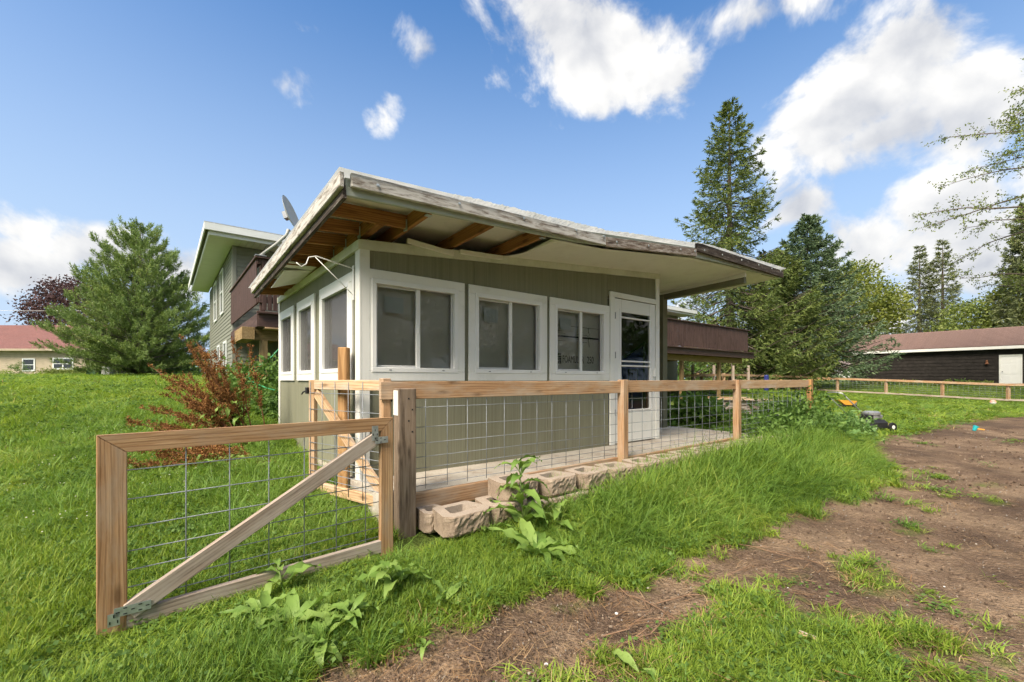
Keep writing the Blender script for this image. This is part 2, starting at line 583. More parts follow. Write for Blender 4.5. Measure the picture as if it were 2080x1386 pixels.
def m_stone(name, cols, bump=.6):
    t = NT(name); v = t.coords()
    n = t.noise(v, 9, 8, .65); f = t.noise(v, 90, 3, .6); mm = t.noise(v, 26, 4, .6)
    c = t.ramp(n, cols)
    c = t.mix(t.ramp(mm, [(.58, (0, 0, 0)), (.74, (.6, .6, .6))]), c, tuple(x * .5 for x in cols[0][1]))
    c = t.mix(.22, c, t.ramp(f, [(.3, (.04, .035, .03)), (.7, (.55, .48, .42))]))
    t.bsdf(c, .92, t.math('ADD', f, mm), bump, .006, .1)
    return t.m


MT = dict(
    white=m_white('white_trim'), vinyl=m_plain('white_vinyl', (.74, .75, .74), .35, .03, 3, .45, bstr=.03),
    soffit=m_white('soffit_paint', (.74, .72, .63), (.50, .47, .36), .72),
    wtrim_eave=m_white('eave_trim_paint', (.66, .67, .56), (.38, .40, .24), .62),
    olive=m_olive(), post_olive=m_plain('olive_paint', (.19, .185, .125), .6, .12, 3),
    fascia=m_wood('weathered_fascia', (.10, .075, .055), (.22, .18, .145), (.36, .32, .28), paint=(.56, .55, .52), pamt=.55),
    fascia2=m_wood('weathered_brown_fascia', (.05, .035, .025), (.17, .12, .09), (.34, .28, .23), paint=(.50, .47, .43), pamt=.33),
    fascia3=m_wood('dark_rotten_fascia', (.014, .011, .009), (.055, .04, .03), (.15, .12, .10), paint=(.3, .28, .25), pamt=.16),
    subf=m_plain('pale_green_metal', (.40, .43, .37), .45, .1, 5, grime=(.26, .27, .2)),
    rafter=m_wood('orange_rafter', (.17, .07, .022), (.36, .165, .05), (.52, .27, .095)),
    treated=m_wood('treated_lumber', (.27, .145, .072), (.43, .262, .14), (.57, .385, .235), weather=(.42, .335, .25), wamt=.45),
    treated2=m_wood('pale_treated_lumber', (.36, .22, .115), (.55, .37, .22), (.68, .50, .32), weather=(.50, .44, .37), wamt=.3),
    cedar=m_wood('raw_post_wood', (.24, .12, .045), (.43, .24, .10), (.58, .37, .18)),
    gatewood=m_wood('gate_lumber', (.24, .125, .055), (.41, .245, .125), (.55, .37, .21), weather=(.37, .28, .195), wamt=.32),
    grey=m_wood('weathered_grey_lumber', (.19, .14, .105), (.36, .285, .225), (.50, .42, .35), weather=(.42, .365, .31), wamt=.55),
    oldpost=m_wood('old_post_wood', (.075, .052, .036), (.22, .165, .12), (.34, .275, .215), weather=(.25, .185, .13), wamt=.35, grain=1.6),
    galv=m_plain('galvanised_steel', (.50, .54, .55), .42, .18, 30, .5, .75, bstr=.1),
    wire=m_plain('galvanised_wire', (.24, .265, .29), .55, .2, 20, .4, .3), twig=m_plain('dry_twig', (.20, .125, .078), .85, .3),
    black=m_plain('black_plastic', (.018, .018, .02), .45, .2, 10),
    brown=m_wood('brown_deck_paint', (.052, .030, .026), (.092, .056, .049), (.135, .086, .075), rough=.6),
    deckwood=m_wood('deck_frame_lumber', (.17, .11, .05), (.31, .215, .10), (.42, .31, .17)),
    sidingb=m_plain('grey_green_siding', (.205, .215, .175), .55, .06, 2, bstr=.05),
    cornerb=m_plain('corner_post_vinyl', (.25, .26, .22), .5, .06, 2, bstr=.05),
    hsoff=m_plain('pale_green_soffit', (.60, .66, .55), .5, .05, 2, bstr=.05),
    hfas=m_plain('white_fascia', (.72, .76, .76), .4, .05, 2, bstr=.05),
    roofp=m_plain('pale_roofing', (.42, .43, .42), .85, .12, 4),
    glass=m_glass('window_glass', .05), dglass=m_glass('door_glass', .0), screen=m_screen('insect_screen'), screend=m_screen('dense_insect_screen', .66),
    foam=m_plain('foam_board', (.70, .68, .58), .75, .05, 2, bstr=.02), foamd=m_plain('foam_board_print', (.012, .012, .012), .8, .05),
    paper=m_plain('paper_sticker', (.55, .60, .56), .7, .05, 8), curtain=m_plain('grey_curtain', (.30, .30, .29), .9, .3, 10),
    inside=m_plain('inside_wall', (.085, .045, .042), .9, .15, 2), blue=m_plain('blue_paint', (.075, .13, .42), .55, .06, 3),
    green=m_plain('green_paint', (.07, .14, .06), .55, .1, 3), concrete=None,
    block=m_stone('split_block', [(.25, (.16, .115, .078)), (.5, (.29, .22, .155)), (.75, (.38, .31, .235))]),
    blocktop=m_stone('cast_block', [(.25, (.28, .23, .18)), (.75, (.40, .335, .27))], .25),
    barn=m_plain('black_stained_boards', (.022, .019, .017), .75, .4, 4, .2, bstr=.3),
    barnroof=m_shingle('brown_shingles', (.15, .085, .068), (.20, .115, .09), (.11, .062, .05)),
    redroof=m_shingle('red_shingles', (.15, .05, .045), (.185, .065, .058), (.115, .042, .04)),
    tan=m_siding('tan_siding', (.48, .41, .31), .2),
    bark=m_stone('spruce_bark', [(.25, (.045, .033, .026)), (.75, (.13, .10, .08))]),
    bark2=m_stone('grey_bark', [(.25, (.08, .07, .06)), (.75, (.20, .18, .155))]),
    farwhite=m_plain('far_white_wall', (.62, .62, .62), .8, .06), faryellow=m_plain('far_yellow_wall', (.60, .40, .14), .8, .1),
    farroof=m_plain('far_grey_roof', (.20, .16, .155), .9, .1), dark=m_plain('dark_pane', (.03, .035, .04), .15, .2, 3, .6),
    bucket=m_plain('white_plastic', (.72, .72, .70), .4, .05), toyy=m_plain('orange_yellow_plastic', (.75, .36, .06), .4, .08),
    bluep=m_plain('blue_plastic', (.03, .16, .36), .4, .1), navy=m_plain('navy_plastic', (.02, .03, .16), .4, .1), redc=m_plain('red_cloth', (.42, .05, .05), .8, .1), whitec=m_plain('white_cloth', (.68, .64, .62), .8, .06),
    steel=m_plain('grey_steel', (.36, .37, .38), .35, .1, 10, .5, .6), dishm=m_plain('dish_grey', (.42, .43, .42), .45, .06, 4),
    hose=m_plain('green_hose', (.05, .30, .13), .4, .1), rust=m_plain('rusty_brown', (.16, .07, .035), .8, .3),
    straw=m_leaf('dry_straw', [(.1, (.17, .09, .045)), (.5, (.30, .19, .10)), (.9, (.42, .31, .18))], .1, .8, .1),
    sheet=m_sheet('milky_plastic_sheet'),
    teal=m_plain('teal_plastic', (.02, .33, .36), .4, .05), pink=m_plain('pale_red_rubber', (.68, .30, .24), .5, .15, 12),
)


def m_concrete():
    t = NT('stained_concrete'); v = t.coords((1, 1, 1), 'World')
    n = t.noise(v, 1.6, 8, .65); f = t.noise(v, 70, 3); s = t.noise(v, 3.6, 9, .75)
    c = t.ramp(n, [(.3, (.36, .325, .27)), (.7, (.54, .50, .43))])
    c = t.mix(t.ramp(s, [(.50, (0, 0, 0)), (.66, (.75, .75, .75))]), c, (.27, .20, .145))
    c = t.mix(.15, c, t.ramp(f, [(.3, (.1, .09, .08)), (.7, (.7, .66, .6))]))
    t.bsdf(c, .9, t.math('ADD', f, s), .35, .006, .15)
    return t.m


MT['concrete'] = m_concrete()
# ------------------------------------------------------------------ ground
def P_(u, v):
    p = q(u, v, 0); return (p.x, p.y)


GP = [(0, 0, 0), (-2, 2.1, 0), (-.9, 3.1, .02), (2, 2, 0), (5, 5, .0), (0, -10, 0), (-10, -10, 0), (10, -10, 0), (-6, -2, 0),
      (*P_(.2, -1.3), .0), (*P_(3, -1.35), .02), (*P_(6, -1.5), .04), (*P_(8.5, -1.5), .05), (*P_(1.5, -.7), .1), (*P_(4, -.7), .12),
      (8, 7, .0), (12, 10, .0), (20, 17, .02), (25, 22.5, .12), (20.8, 28.2, .45), (33, 28, .82), (28, 36, .85), (24, 44, 1.0),
      (*P_(0.2, 3.6), .5), (-3.9, 6.8, .6), (-1.9, 4.1, .2), (-4, 4.4, .26), (-7, 5, .38), (-5.5, 9, .92), (-7.8, 11.8, 1.08), (-13, 12, 1.12),
      (-15, 25, 1.4), (-20, 24, 1.5), (-32, 41, 1.68), (-10, 45, 1.6), (-20, 6, .5), (-32, 15, 1.1), (-45, 10, 1.0), (-12, 2, .15),
      (*P_(2, 2), .28), (*P_(5, 1), .29), (*P_(6.5, 1.5), .29), (*P_(8, .5), .2), (*P_(9, 4), .33), (*P_(14, 7), .38), (*P_(18, 9), .5), (*P_(5, 8), .45), (*P_(20, 3), .3),
      (14, 25, .6), (18, 40, .95), (30, 70, 1.15), (0, 80, 1.5), (60, 40, 1.0), (70, 90, 1.2), (60, 0, .5), (-70, 60, 1.8), (0, 300, 1.3), (300, 100, 1.2), (-300, 100, 1.6), (0, -200, 0)]
GA = np.array(GP, float)
_D = np.linalg.norm(GA[:, None, :2] - GA[None, :, :2], axis=2)
_n = len(GA)
_A = np.zeros((_n + 1, _n + 1)); _A[:_n, :_n] = _D; _A[:_n, _n] = 1; _A[_n, :_n] = 1
GW = np.linalg.solve(_A, np.append(GA[:, 2], 0))


def G(x, y):
    x = np.asarray(x, float); y = np.asarray(y, float)
    sh = x.shape
    X, Y = x.ravel(), y.ravel()
    o = np.full(X.shape, GW[_n])
    for i in range(_n):
        o += GW[i] * np.sqrt((X - GA[i, 0]) ** 2 + (Y - GA[i, 1]) ** 2 + .02)
    o = np.clip(o, -.3, 2.2)
    return o.reshape(sh) if sh else float(o[0])


def vnoise(x, y, s, seed=0):
    """cheap smooth value noise, vectorised"""
    r = np.random.default_rng(100 + seed).random((64, 64))
    X = np.asarray(x) * s; Y = np.asarray(y) * s
    xi, yi = np.floor(X).astype(int), np.floor(Y).astype(int)
    fx, fy = X - xi, Y - yi
    fx = fx * fx * (3 - 2 * fx); fy = fy * fy * (3 - 2 * fy)
    a = r[xi % 64, yi % 64]; b = r[(xi + 1) % 64, yi % 64]; c = r[xi % 64, (yi + 1) % 64]; d = r[(xi + 1) % 64, (yi + 1) % 64]
    return (a * (1 - fx) + b * fx) * (1 - fy) + (c * (1 - fx) + d * fx) * fy


def poly_sd(x, y, poly):
    """signed distance, positive inside"""
    P = np.array(poly); x = np.asarray(x); y = np.asarray(y)
    d = np.full(x.shape, 1e9); ins = np.zeros(x.shape, bool)
    for i in range(len(P)):
        ax, ay = P[i]; bx, by = P[(i + 1) % len(P)]
        ex, ey = bx - ax, by - ay
        t = np.clip(((x - ax) * ex + (y - ay) * ey) / (ex * ex + ey * ey + 1e-9), 0, 1)
        d = np.minimum(d, np.hypot(x - ax - t * ex, y - ay - t * ey))
        c = ((ay > y) != (by > y)) & (x < (bx - ax) * (y - ay) / (by - ay + 1e-12) + ax)
        ins ^= c
    return np.where(ins, d, -d)


def gpoly(pts, z=.02):
    return [ground_px(a, b, z) for a, b in pts]


DIRT = gpoly([(640, 1386), (700, 1320), (830, 1272), (1000, 1245), (1130, 1205), (1300, 1160), (1450, 1112), (1620, 1042), (1760, 1000), (1815, 965), (1780, 915),
              (1790, 893), (1850, 884), (1930, 866), (2080, 846), (2400, 830)]) + [(22, 9), (22, -6), (-2.0, -6), (-1.2, 1.0)]
ISL = [gpoly(p, 0) for p in (
    [(1130, 1386), (1180, 1345), (1330, 1300), (1400, 1245), (1500, 1215), (1640, 1215), (1700, 1250), (1830, 1250), (1990, 1290), (1900, 1330), (1960, 1386), (1500, 1420), (1300, 1500)],
    [(1680, 1130), (1750, 1120), (1850, 1200), (1780, 1215)], [(1815, 1060), (1850, 1055), (1900, 1085), (1860, 1090)],
    [(1950, 982), (2020, 980), (2030, 990), (1960, 994)], [(1985, 1010), (2040, 1008), (2040, 1022)], [(1580, 1160), (1640, 1150), (1650, 1180), (1600, 1185)])]


def dirt_mask(x, y):
    """1 on bare soil, 0 in grass"""
    n = (vnoise(x, y, 2.2, 1) - .5) * .65 + (vnoise(x, y, 6.5, 2) - .5) * .55 + (vnoise(x, y, 17., 3) - .5) * .45
    sd_ = poly_sd(x, y, DIRT) + n * .48 + .03
    m_ = np.clip(sd_ / .22 + .5, 0, 1)
    for k, I in enumerate(ISL):
        s = poly_sd(x, y, I) + n * (.55 if k == 0 else .28) - .05
        m_ = np.minimum(m_, 1 - np.clip(s / .16 + .5, 0, 1) * .95)
    far = poly_sd(x, y, gpoly([(1950, 850), (2080, 838), (2080, 826), (1900, 842)]))
    return np.clip(m_, 0, 1)


def m_ground():
    t = NT('lawn_and_soil')
    at_ = t.n('ShaderNodeAttribute'); at_.attribute_name = 'dirt'
    v = t.coords((1, 1, 1), 'World')
    n1 = t.noise(v, 1.3, 8, .65); n2 = t.noise(v, 7, 6, .65); n3 = t.noise(v, 45, 4, .6); n4 = t.noise(v, 160, 2)
    soil = t.ramp(n1, [(.34, (.095, .061, .040)), (.47, (.205, .138, .088)), (.60, (.36, .258, .165))])
    soil = t.mix(t.ramp(n2, [(.45, (0, 0, 0)), (.70, (.62, .62, .62))]), soil, (.085, .058, .043))
    soil = t.mix(.38, soil, t.ramp(n3, [(.32, (.04, .028, .02)), (.55, (.2, .14, .1)), (.72, (.46, .37, .28))]))
    dmp = t.noise(v, .55, 5, .6, .6)
    soil = t.mix(t.ramp(dmp, [(.50, (0, 0, 0)), (.64, (.7, .7, .7))]), soil, (.072, .050, .038))
    peb = t.n('ShaderNodeTexVoronoi'); peb.inputs['Scale'].default_value = 38; t.l(v, peb.inputs['Vector'])
    pm = t.ramp(peb.outputs['Distance'], [(.10, (1, 1, 1)), (.2, (0, 0, 0))])
    pm = t.math('MULTIPLY', pm, t.ramp(peb.outputs['Color'], [(.72, (0, 0, 0)), (.8, (1, 1, 1))]))
    soil = t.mix(t.math('MULTIPLY', pm, .7), soil, (.42, .38, .34))
    lawn = t.ramp(n2, [(.3, (.06, .09, .018)), (.55, (.12, .165, .03)), (.75, (.18, .21, .05))])
    lawn = t.mix(t.ramp(n1, [(.45, (0, 0, 0)), (.7, (.5, .5, .5))]), lawn, (.13, .20, .03))
    lawn = t.mix(.3, lawn, t.ramp(n3, [(.35, (.02, .035, .008)), (.7, (.17, .25, .055))]))
    c = t.mix(at_.outputs['Fac'], lawn, soil)
    h = t.math('ADD', t.math('MULTIPLY', n2, 1.0), t.math('ADD', n3, t.math('MULTIPLY', pm, .4)))
    t.bsdf(c, .95, h, 1.0, .05, .12)
    return t.m


def build_ground():
    na, nr = 420, 300
    ang = np.concatenate([np.linspace(-62, 62, na - 70, endpoint=False), np.linspace(62, 298, 70, endpoint=False)]) * math.pi / 180
    rad = np.concatenate([[.02, .4, .8], np.geomspace(1.1, 60, nr - 33), np.geomspace(66, 900, 30)])
    A, R_ = np.meshgrid(ang, rad)
    X, Y = R_ * np.sin(A), R_ * np.cos(A)
    dm = dirt_mask(X, Y)
    Z = G(X, Y)
    near = np.clip(1 - R_ / 25, 0, 1)
    rough = ((vnoise(X, Y, 1.7, 5) - .5) * .05 + (vnoise(X, Y, 5.3, 6) - .5) * .035 + (vnoise(X, Y, 15., 8) - .5) * .022)
    Z = Z + near * rough * (.5 + .7 * dm) - .012 * dm * near
    V = np.stack([X, Y, Z], -1).reshape(-1, 3)
    n = len(ang)
    i = np.arange(len(rad) - 1)[:, None] * n; j = np.arange(n)[None, :]; j2 = (j + 1) % n
    F = np.stack([i + j, i + j2, i + n + j2, i + n + j], -1).reshape(-1, 4)
    F = F[:, ::-1]
    o = np_obj('ground', V, F, m_ground(), smooth=True)
    a = o.data.attributes.new('dirt', 'FLOAT', 'POINT')
    a.data.foreach_set('value', dm.ravel().astype(np.float32))
    tag(o, 'lawn sloping up behind the porch and bare trodden soil', 'ground', kind='structure')


build_ground()

# ------------------------------------------------------------------ porch
PZ = .35
WLEN, DEP = 4.57, 3.55


def eave_z(u):          # bottom of the trim band along the front wall
    return 2.42 + .082 * u


def fas_z(u):           # bottom of the front roof edge
    xs = [-.38, 2.44, 4.33, 5.4, 7.19]; zs = [2.575, 2.72, 2.938, 2.99, 3.05]
    return float(np.interp(u, xs, zs))


def build_porch():
    t = thing('enclosed_porch', q(2.2, 1.5, PZ), 'small olive and white enclosed porch with a sagging flat roof', 'porch')
    O, Wt = MT['olive'], MT['white']
    th = .09
    # ---- front wall: plywood sheets below, above and between the windows
    wins = [(.01, 1.085), (1.135, 2.255), (2.30, 3.415)]
    z0, z1 = 1.24, 2.262
    cut = [0.0, 1.11, 2.28, 3.42]
    for a, b in zip(cut[:-1], cut[1:]):
        box('wall_panel', (a + .002, 0, PZ - .02), (b - .002, th, z0 + .03), O, t, bev=.002)
    ucut = [0, 1.22, 2.44, 3.40, WLEN]
    for a, b in zip(ucut[:-1], ucut[1:]):
        zb = z1 - .03 if a < 3.39 else 2.40
        extr('wall_panel', [(a + .002, 0, zb), (b - .002, 0, zb), (b - .002, 0, eave_z(b) + .1), (a + .002, 0, eave_z(a) + .1)], (0, th, 0), O, t)
    for a, b in ((1.07, 1.15), (2.24, 2.32)):
        box('wall_strip', (a, .004, z0 + .03), (b, th - .01, z1 - .03), O, t)
    # ---- left wall
    lw = [(.18, 1.29), (1.50, 2.37), (2.56, 3.47)]
    for a, b in ((0, 1.22), (1.22, 2.44), (2.44, DEP)):
        box('wall_panel', (0, a + (.002 if a else th), PZ - .1), (th, b - .002, z0 + .03), O, t, bev=.002)
        box('wall_panel', (0, a + (.002 if a else th), z1 - .03), (th, b - .002, 2.50), O, t, bev=.002)
    for a, b in ((.06 + th, .22), (1.27, 1.52), (2.35, 2.58), (3.45, DEP - .002)):
        box('wall_strip', (.002, a, z0 + .03), (th - .01, b, z1 - .03), O, t)
    # ---- back and right walls, inside lining
    box('back_wall', (.0, DEP - th, PZ - .1), (WLEN, DEP, 2.55), O, t)
    box('side_wall', (WLEN - th, th, PZ - .02), (WLEN, DEP - th - .002, 2.62), O, t)
    box('inside_partition', (th + .05, 1.9, PZ), (WLEN - th - .02, 1.95, 2.45), MT['inside'], t)
    # ---- trim boards
    box('corner_board', (-.022, -.024, PZ - .03), (.0, .09, 2.44), Wt, t)
    box('corner_board', (-.0205, -.0225, PZ - .02), (.075, -.001, 2.436), Wt, t)
    box('corner_board', (-.02, DEP - .06, PZ + .1), (-.001, DEP + .01, 2.43), Wt, t)
    box('corner_board', (WLEN - .07, -.024, PZ), (WLEN + .022, -.001, eave_z(WLEN) + .0), Wt, t)
    extr('eave_trim', [(-.03, -.036, eave_z(0)), (2.4, -.036, eave_z(2.4)), (2.4, -.036, eave_z(2.4) + .085), (-.03, -.036, eave_z(0) + .085)], (0, .034, 0), MT['wtrim_eave'], t)
    extr('eave_trim', [(2.403, -.036, eave_z(2.4)), (WLEN + .02, -.036, eave_z(WLEN)), (WLEN + .02, -.036, eave_z(WLEN) + .085), (2.403, -.036, eave_z(2.4) + .085)], (0, .034, 0), MT['wtrim_eave'], t)
    box('eave_trim', (-.036, -.03, 2.42), (-.002, DEP + .02, 2.505), MT['wtrim_eave'], t)
    # ---- windows
    mpF = lambda a, d, z: (a, -d, z)
    mpL = lambda a, d, z: (-d, a, z)

    def window(a0, a1, mp, kind):
        def B(name, p, r, mat, par, bev=.003):
            return box(name, mp(*p), mp(*r), mat, par, bev=bev)
        def sheet(name, p, r, mat, par):
            """one thin sheet facing outwards"""
            d = (p[1] + r[1]) / 2
            return mesh_obj(name, [mp(p[0], d, p[2]), mp(r[0], d, p[2]), mp(r[0], d, r[2]), mp(p[0], d, r[2])], [(0, 1, 2, 3)], mat, par, W=PF)
        tw = .092
        w = B('window', (a0, .001, z0), (a1, .022, z0 + tw), Wt, t)          # sill board carries the rest
        B('trim', (a0, .001, z1 - tw), (a1, .022, z1), Wt, w)
        B('trim', (a0, .001, z0 + tw + .001), (a0 + tw, .0218, z1 - tw - .001), Wt, w)
        B('trim', (a1 - tw, .001, z0 + tw + .001), (a1, .0218, z1 - tw - .001), Wt, w)
        i0, i1, j0, j1 = a0 + tw, a1 - tw, z0 + tw, z1 - tw
        fr = .034
        for p, r in (((i0 - .01, -.05, j0 - .01), (i1 + .01, .028, j0 + fr)), ((i0 - .01, -.05, j1 - fr), (i1 + .01, .028, j1 + .01)),
                     ((i0 - .01, -.049, j0 + fr), (i0 + fr, .0275, j1 - fr)), ((i1 - fr, -.049, j0 + fr), (i1 + .01, .0275, j1 - fr))):
            B('frame', p, r, MT['vinyl'], w)
        i0 += fr; i1 -= fr; j0 += fr; j1 -= fr
        if kind == 'slider':
            mid = i0 + (i1 - i0) * .52
            B('mullion', (mid - .022, -.03, j0), (mid + .022, .0, j1), MT['vinyl'], w)
            for p, r in (((i0, -.028, j0), (mid - .022, -.008, j0 + .022)), ((i0, -.028, j1 - .022), (mid - .022, -.008, j1)), ((i0, -.028, j0 + .022), (i0 + .022, -.008, j1 - .022))):
                B('sash_rail', p, r, MT['vinyl'], w)
            B('sash_rail', (i1 - .018, -.03, j0), (i1, -.012, j1), MT['vinyl'], w)
            sheet('pane', (i0 + .005, -.022, j0 + .005), (mid, -.018, j1 - .005), MT['glass'], w)
            sheet('pane', (mid, -.036, j0), (i1, -.032, j1), MT['glass'], w)
            sheet('insect_screen', (i0, -.004, j0), (i1, -.0035, j1), MT['screen'], w)
            fb = B('foam_board', (i0 - .02, -.092, j0 - .02), (i1 + .02, -.072, j1 + .02), MT['foam'], w)
            sx = i0 + (mid - i0) * .2
            B('sticker', (sx + .01, -.0305, j1 - .25), (sx + .20, -.0295, j1 - .10), MT['paper'], w, 0)
            for k in (.16, .84):
                B('weep_cap', (i0 + (i1 - i0) * k - .012, .0282, j0 - .026), (i0 + (i1 - i0) * k + .012, .0305, j0 - .020), MT['black'], w, 0)
            B('latch', (mid - .006, .0, (j0 + j1) / 2 - .05), (mid + .006, .012, (j0 + j1) / 2 + .04), MT['vinyl'], w)
            return w, fb, (i0, i1, j0, j1)
        sheet('insect_screen', (i0, -.004, j0), (i1, -.0035, j1), MT['screend'], w)
        sheet('pane', (i0, -.03, j0), (i1, -.026, j1), MT['dglass'], w)
        # gathered curtain behind the glass
        n = 40; vs, fs = [], []
        for k in range(n + 1):
            a = i0 + (i1 - i0) * k / n
            d = -.085 + .022 * math.sin(k * 1.3) + .012 * math.sin(k * .47 + a0)
            vs += [Vector(mp(a, d, j0 - .01)), Vector(mp(a, d, j1 + .01))]
        fs = [(2 * k, 2 * k + 2, 2 * k + 3, 2 * k + 1) for k in range(n)]
        mesh_obj('curtain', vs, fs, MT['curtain'], w, W=PF, smooth=True)
        return w, None, None
    for i, (a, b) in enumerate(wins):
        w, fb, (i0, i1, j0, j1) = window(a, b, mpF, 'slider')
        if i == 2:
            # printed side of the foam board
            T0 = PF.to_3x3().to_4x4() @ Matrix.Rotation(math.radians(90), 4, 'X')
            def tx(s, size, a_, z_, wd):
                W = T0.copy(); W.translation = q(a_, .0708, z_)
                o = text('lettering', s, size, W, MT['foamd'], fb)
                x_ = max(v.co.x for v in o.data.vertices)
                for v in o.data.vertices: v.co.x *= wd / x_
            box('print_band', (i0, .0705, j0 + .43), (i1, .0715, j0 + .452), MT['foamd'], fb, bev=0)
            box('print_line', (i0, .0705, j1 - .195), (i1, .0715, j1 - .190), MT['foamd'], fb, bev=0)
            box('logo', (i0 + .02, .0705, j0 + .09), (i0 + .155, .0715, j0 + .225), MT['foamd'], fb, bev=0)
            for k, (xx, zz, ln) in enumerate(((.03, .125, .115), (.045, .155, .1), (.07, .185, .07))):
                beam('logo_stroke', q(i0 + xx, .069, j0 + zz), q(i0 + xx + ln, .069, j0 + zz + .012), .001, .006, MT['foam'], fb, bev=0)
            tx('FOAMULAR', .135, i0 + .175, j0 + .105, .40)
            tx('250', .135, i0 + .635, j0 + .105, .13)
            for k in range(5):
                box('small_print', (i0 + .02, .0705, j1 - .26 - .032 * k), (i0 + .17 + .05 * ((k * 7) % 3), .0715, j1 - .256 - .032 * k), MT['foamd'], fb, bev=0)
                box('small_print', (i1 - .42, .0705, j1 - .26 - .032 * k), (i1 - .30 + .04 * ((k * 5) % 3), .0715, j1 - .256 - .032 * k), MT['foamd'], fb, bev=0)
            hk = [(.0, .0), (.0, -.06), (.03, -.09), (-.02, -.11), (.035, -.13), (.0, -.15), (.015, -.26)]
            tube('drawn_hook', [q(i1 - .20 + x, .0695, j1 - .19 + z) for x, z in hk], .003, MT['foamd'], fb, 4)
    for a, b in lw:
        window(a, b, mpL, 'curtain')
    # ---- storm door
    d0, d1, dz = 3.425, 4.50, 2.40
    fdoor = box('door', (3.53, -.012, PZ + .012), (4.49, .028, .80), Wt, t)
    box('door_frame', (d0, -.03, PZ), (d0 + .095, -.001, dz), Wt, t)
    box('door_frame', (d0, -.0305, dz), (d1, -.001, dz + .07), Wt, t)
    D = fdoor
    ga, gb, gz0, gz1 = 3.685, 4.355, .80, 2.21
    box('stile', (3.53, -.0118, gz0 + .001), (ga, .0278, 2.39), MT['vinyl'], D)
    box('stile', (gb, -.0118, gz0 + .001), (4.49, .0278, 2.39), MT['vinyl'], D)
    box('top_rail', (ga + .001, -.0116, gz1), (gb - .001, .0276, 2.389), MT['vinyl'], D)
    for z in (.803, 1.44, 1.505, 2.125):
        box('glazing_bar', (ga, -.018, z), (gb, .012, z + .022), MT['vinyl'], D)
    for a in (ga - .045, gb + .03):
        box('glazing_bar', (a, -.0165, gz0), (a + .012, -.010, gz1 + .04), MT['vinyl'], D)
    mesh_obj('pane', [(ga, .006, gz0), (gb, .006, gz0), (gb, .006, gz1), (ga, .006, gz1)], [(0, 1, 2, 3)], MT['dglass'], D, W=PF)
    for z in (.75, 1.55, 2.1):
        box('hinge', (3.522, -.036, z), (3.536, -.012, z + .09), MT['steel'], D)
    box('handle', (4.43, -.055, 1.30), (4.45, -.02, 1.42), MT['vinyl'], D)
    # ---- roof
    Zr = lambda u, v: 2.705 + (fas_z(u) - 2.55) - .033 * (v + .72)
    us = np.linspace(-.36, 7.17, 60); vsn = np.linspace(-.70, 3.4, 20)
    V = []; F = []
    for i, u in enumerate(us):
        for j, v in enumerate(vsn):
            V.append(q(u, v, Zr(u, v) - .02))
    nn = len(vsn)
    for i in range(len(us) - 1):
        for j in range(nn - 1):
            F.append((i * nn + j, (i + 1) * nn + j, (i + 1) * nn + j + 1, i * nn + j + 1))
    rf = mesh_obj('roof', V, F, MT['soffit'], t, smooth=True)
    # ragged milky sheeting on top, lapping over the edge
    us2 = np.linspace(-.43, 7.27, 420); vs2 = np.concatenate([np.linspace(-.80, -.6, 6), np.linspace(-.5, 3.5, 14)])
    V = []; F = []; r0 = random.Random(3)
    lift = [0.003 + .022 * max(0, math.sin(u * 2.1 + 1) * math.sin(u * .9)) * (u > 1.2) for u in us2]
    for i, u in enumerate(us2):
        rag = .025 * r0.random() * (u > .6)
        for j, v in enumerate(vs2):
            e = (1 if j < 3 else .4 if j < 6 else .1)
            V.append(q(u, v - rag * e * .6, Zr(u, v) + .004 + lift[i] * e + .010 * r0.random() * e * (u > .5)))
    nn = len(vs2)
    for i in range(len(us2) - 1):
        for j in range(nn - 1):
            F.append((i * nn + j, (i + 1) * nn + j, (i + 1) * nn + j + 1, i * nn + j + 1))
    mesh_obj('roof_sheeting', V, F, MT['sheet'], rf)

    # fascia, front edge, in separate boards as in the photo
    def fb(name, ua, ub, zo0, zo1, h, mat, v=-.745, th_=.038):
        pa, pb = q(ua, v, fas_z(ua) + zo0 + h / 2), q(ub, v, fas_z(ub) + zo1 + h / 2)
        return beam(name, pa, pb, th_, h, mat, rf, bev=.005)
    fb('fascia_board', -.34, 2.43, .055, .012, .10, MT['fascia'], -.765)
    fb('fascia_board', 2.435, 4.31, .0, -.005, .105, MT['fascia2'], -.768)
    fb('fascia_board', 4.315, 7.19, .07, .0, .12, MT['fascia3'], -.772)
    for a, b in ((-.37, 2.0), (2.003, 4.3), (4.303, 5.4), (5.403, 7.16)):
        fb('sub_fascia', a, b, .0, .0, .13, MT['subf'], -.725, .03)
    for u in (-.15, .55, 1.25, 1.95, 2.38, 2.6, 3.2, 3.9, 4.25, 4.5, 5.0, 5.6, 6.2, 6.7, 7.05):
        p = q(u, -.79, fas_z(u) + (.1 if u < 2.4 else .06 if u < 4.3 else .1))
        lathe('screw_head', [(.004, 0), (.014, .002), (.013, .006), (.002, .008)], MT['galv'], rf, W=Matrix.Translation(p) @ PF.to_3x3().to_4x4() @ Matrix.Rotation(math.radians(90), 4, 'X'), n=8)
    # left edge
    ze = lambda v: 2.555 - .033 * (v + .72)
    beam('fascia_board', q(-.405, -.77, ze(-.77) + .115), q(-.405, 3.3, ze(3.3) + .115), .035, .11, MT['fascia'], rf, bev=.005)
    beam('sub_fascia', q(-.375, -.74, ze(-.74) + .045), q(-.375, 3.28, ze(3.28) + .045), .03, .10, MT['fascia3'], rf)
    beam('fascia_post', q(-.36, -.752, 2.57), q(-.36, -.752, 2.735), .05, .04, MT['fascia'], rf)
    # rafters of the open corner and the lookouts on the left
    def rz(u, v): return Zr(u, v) - .045
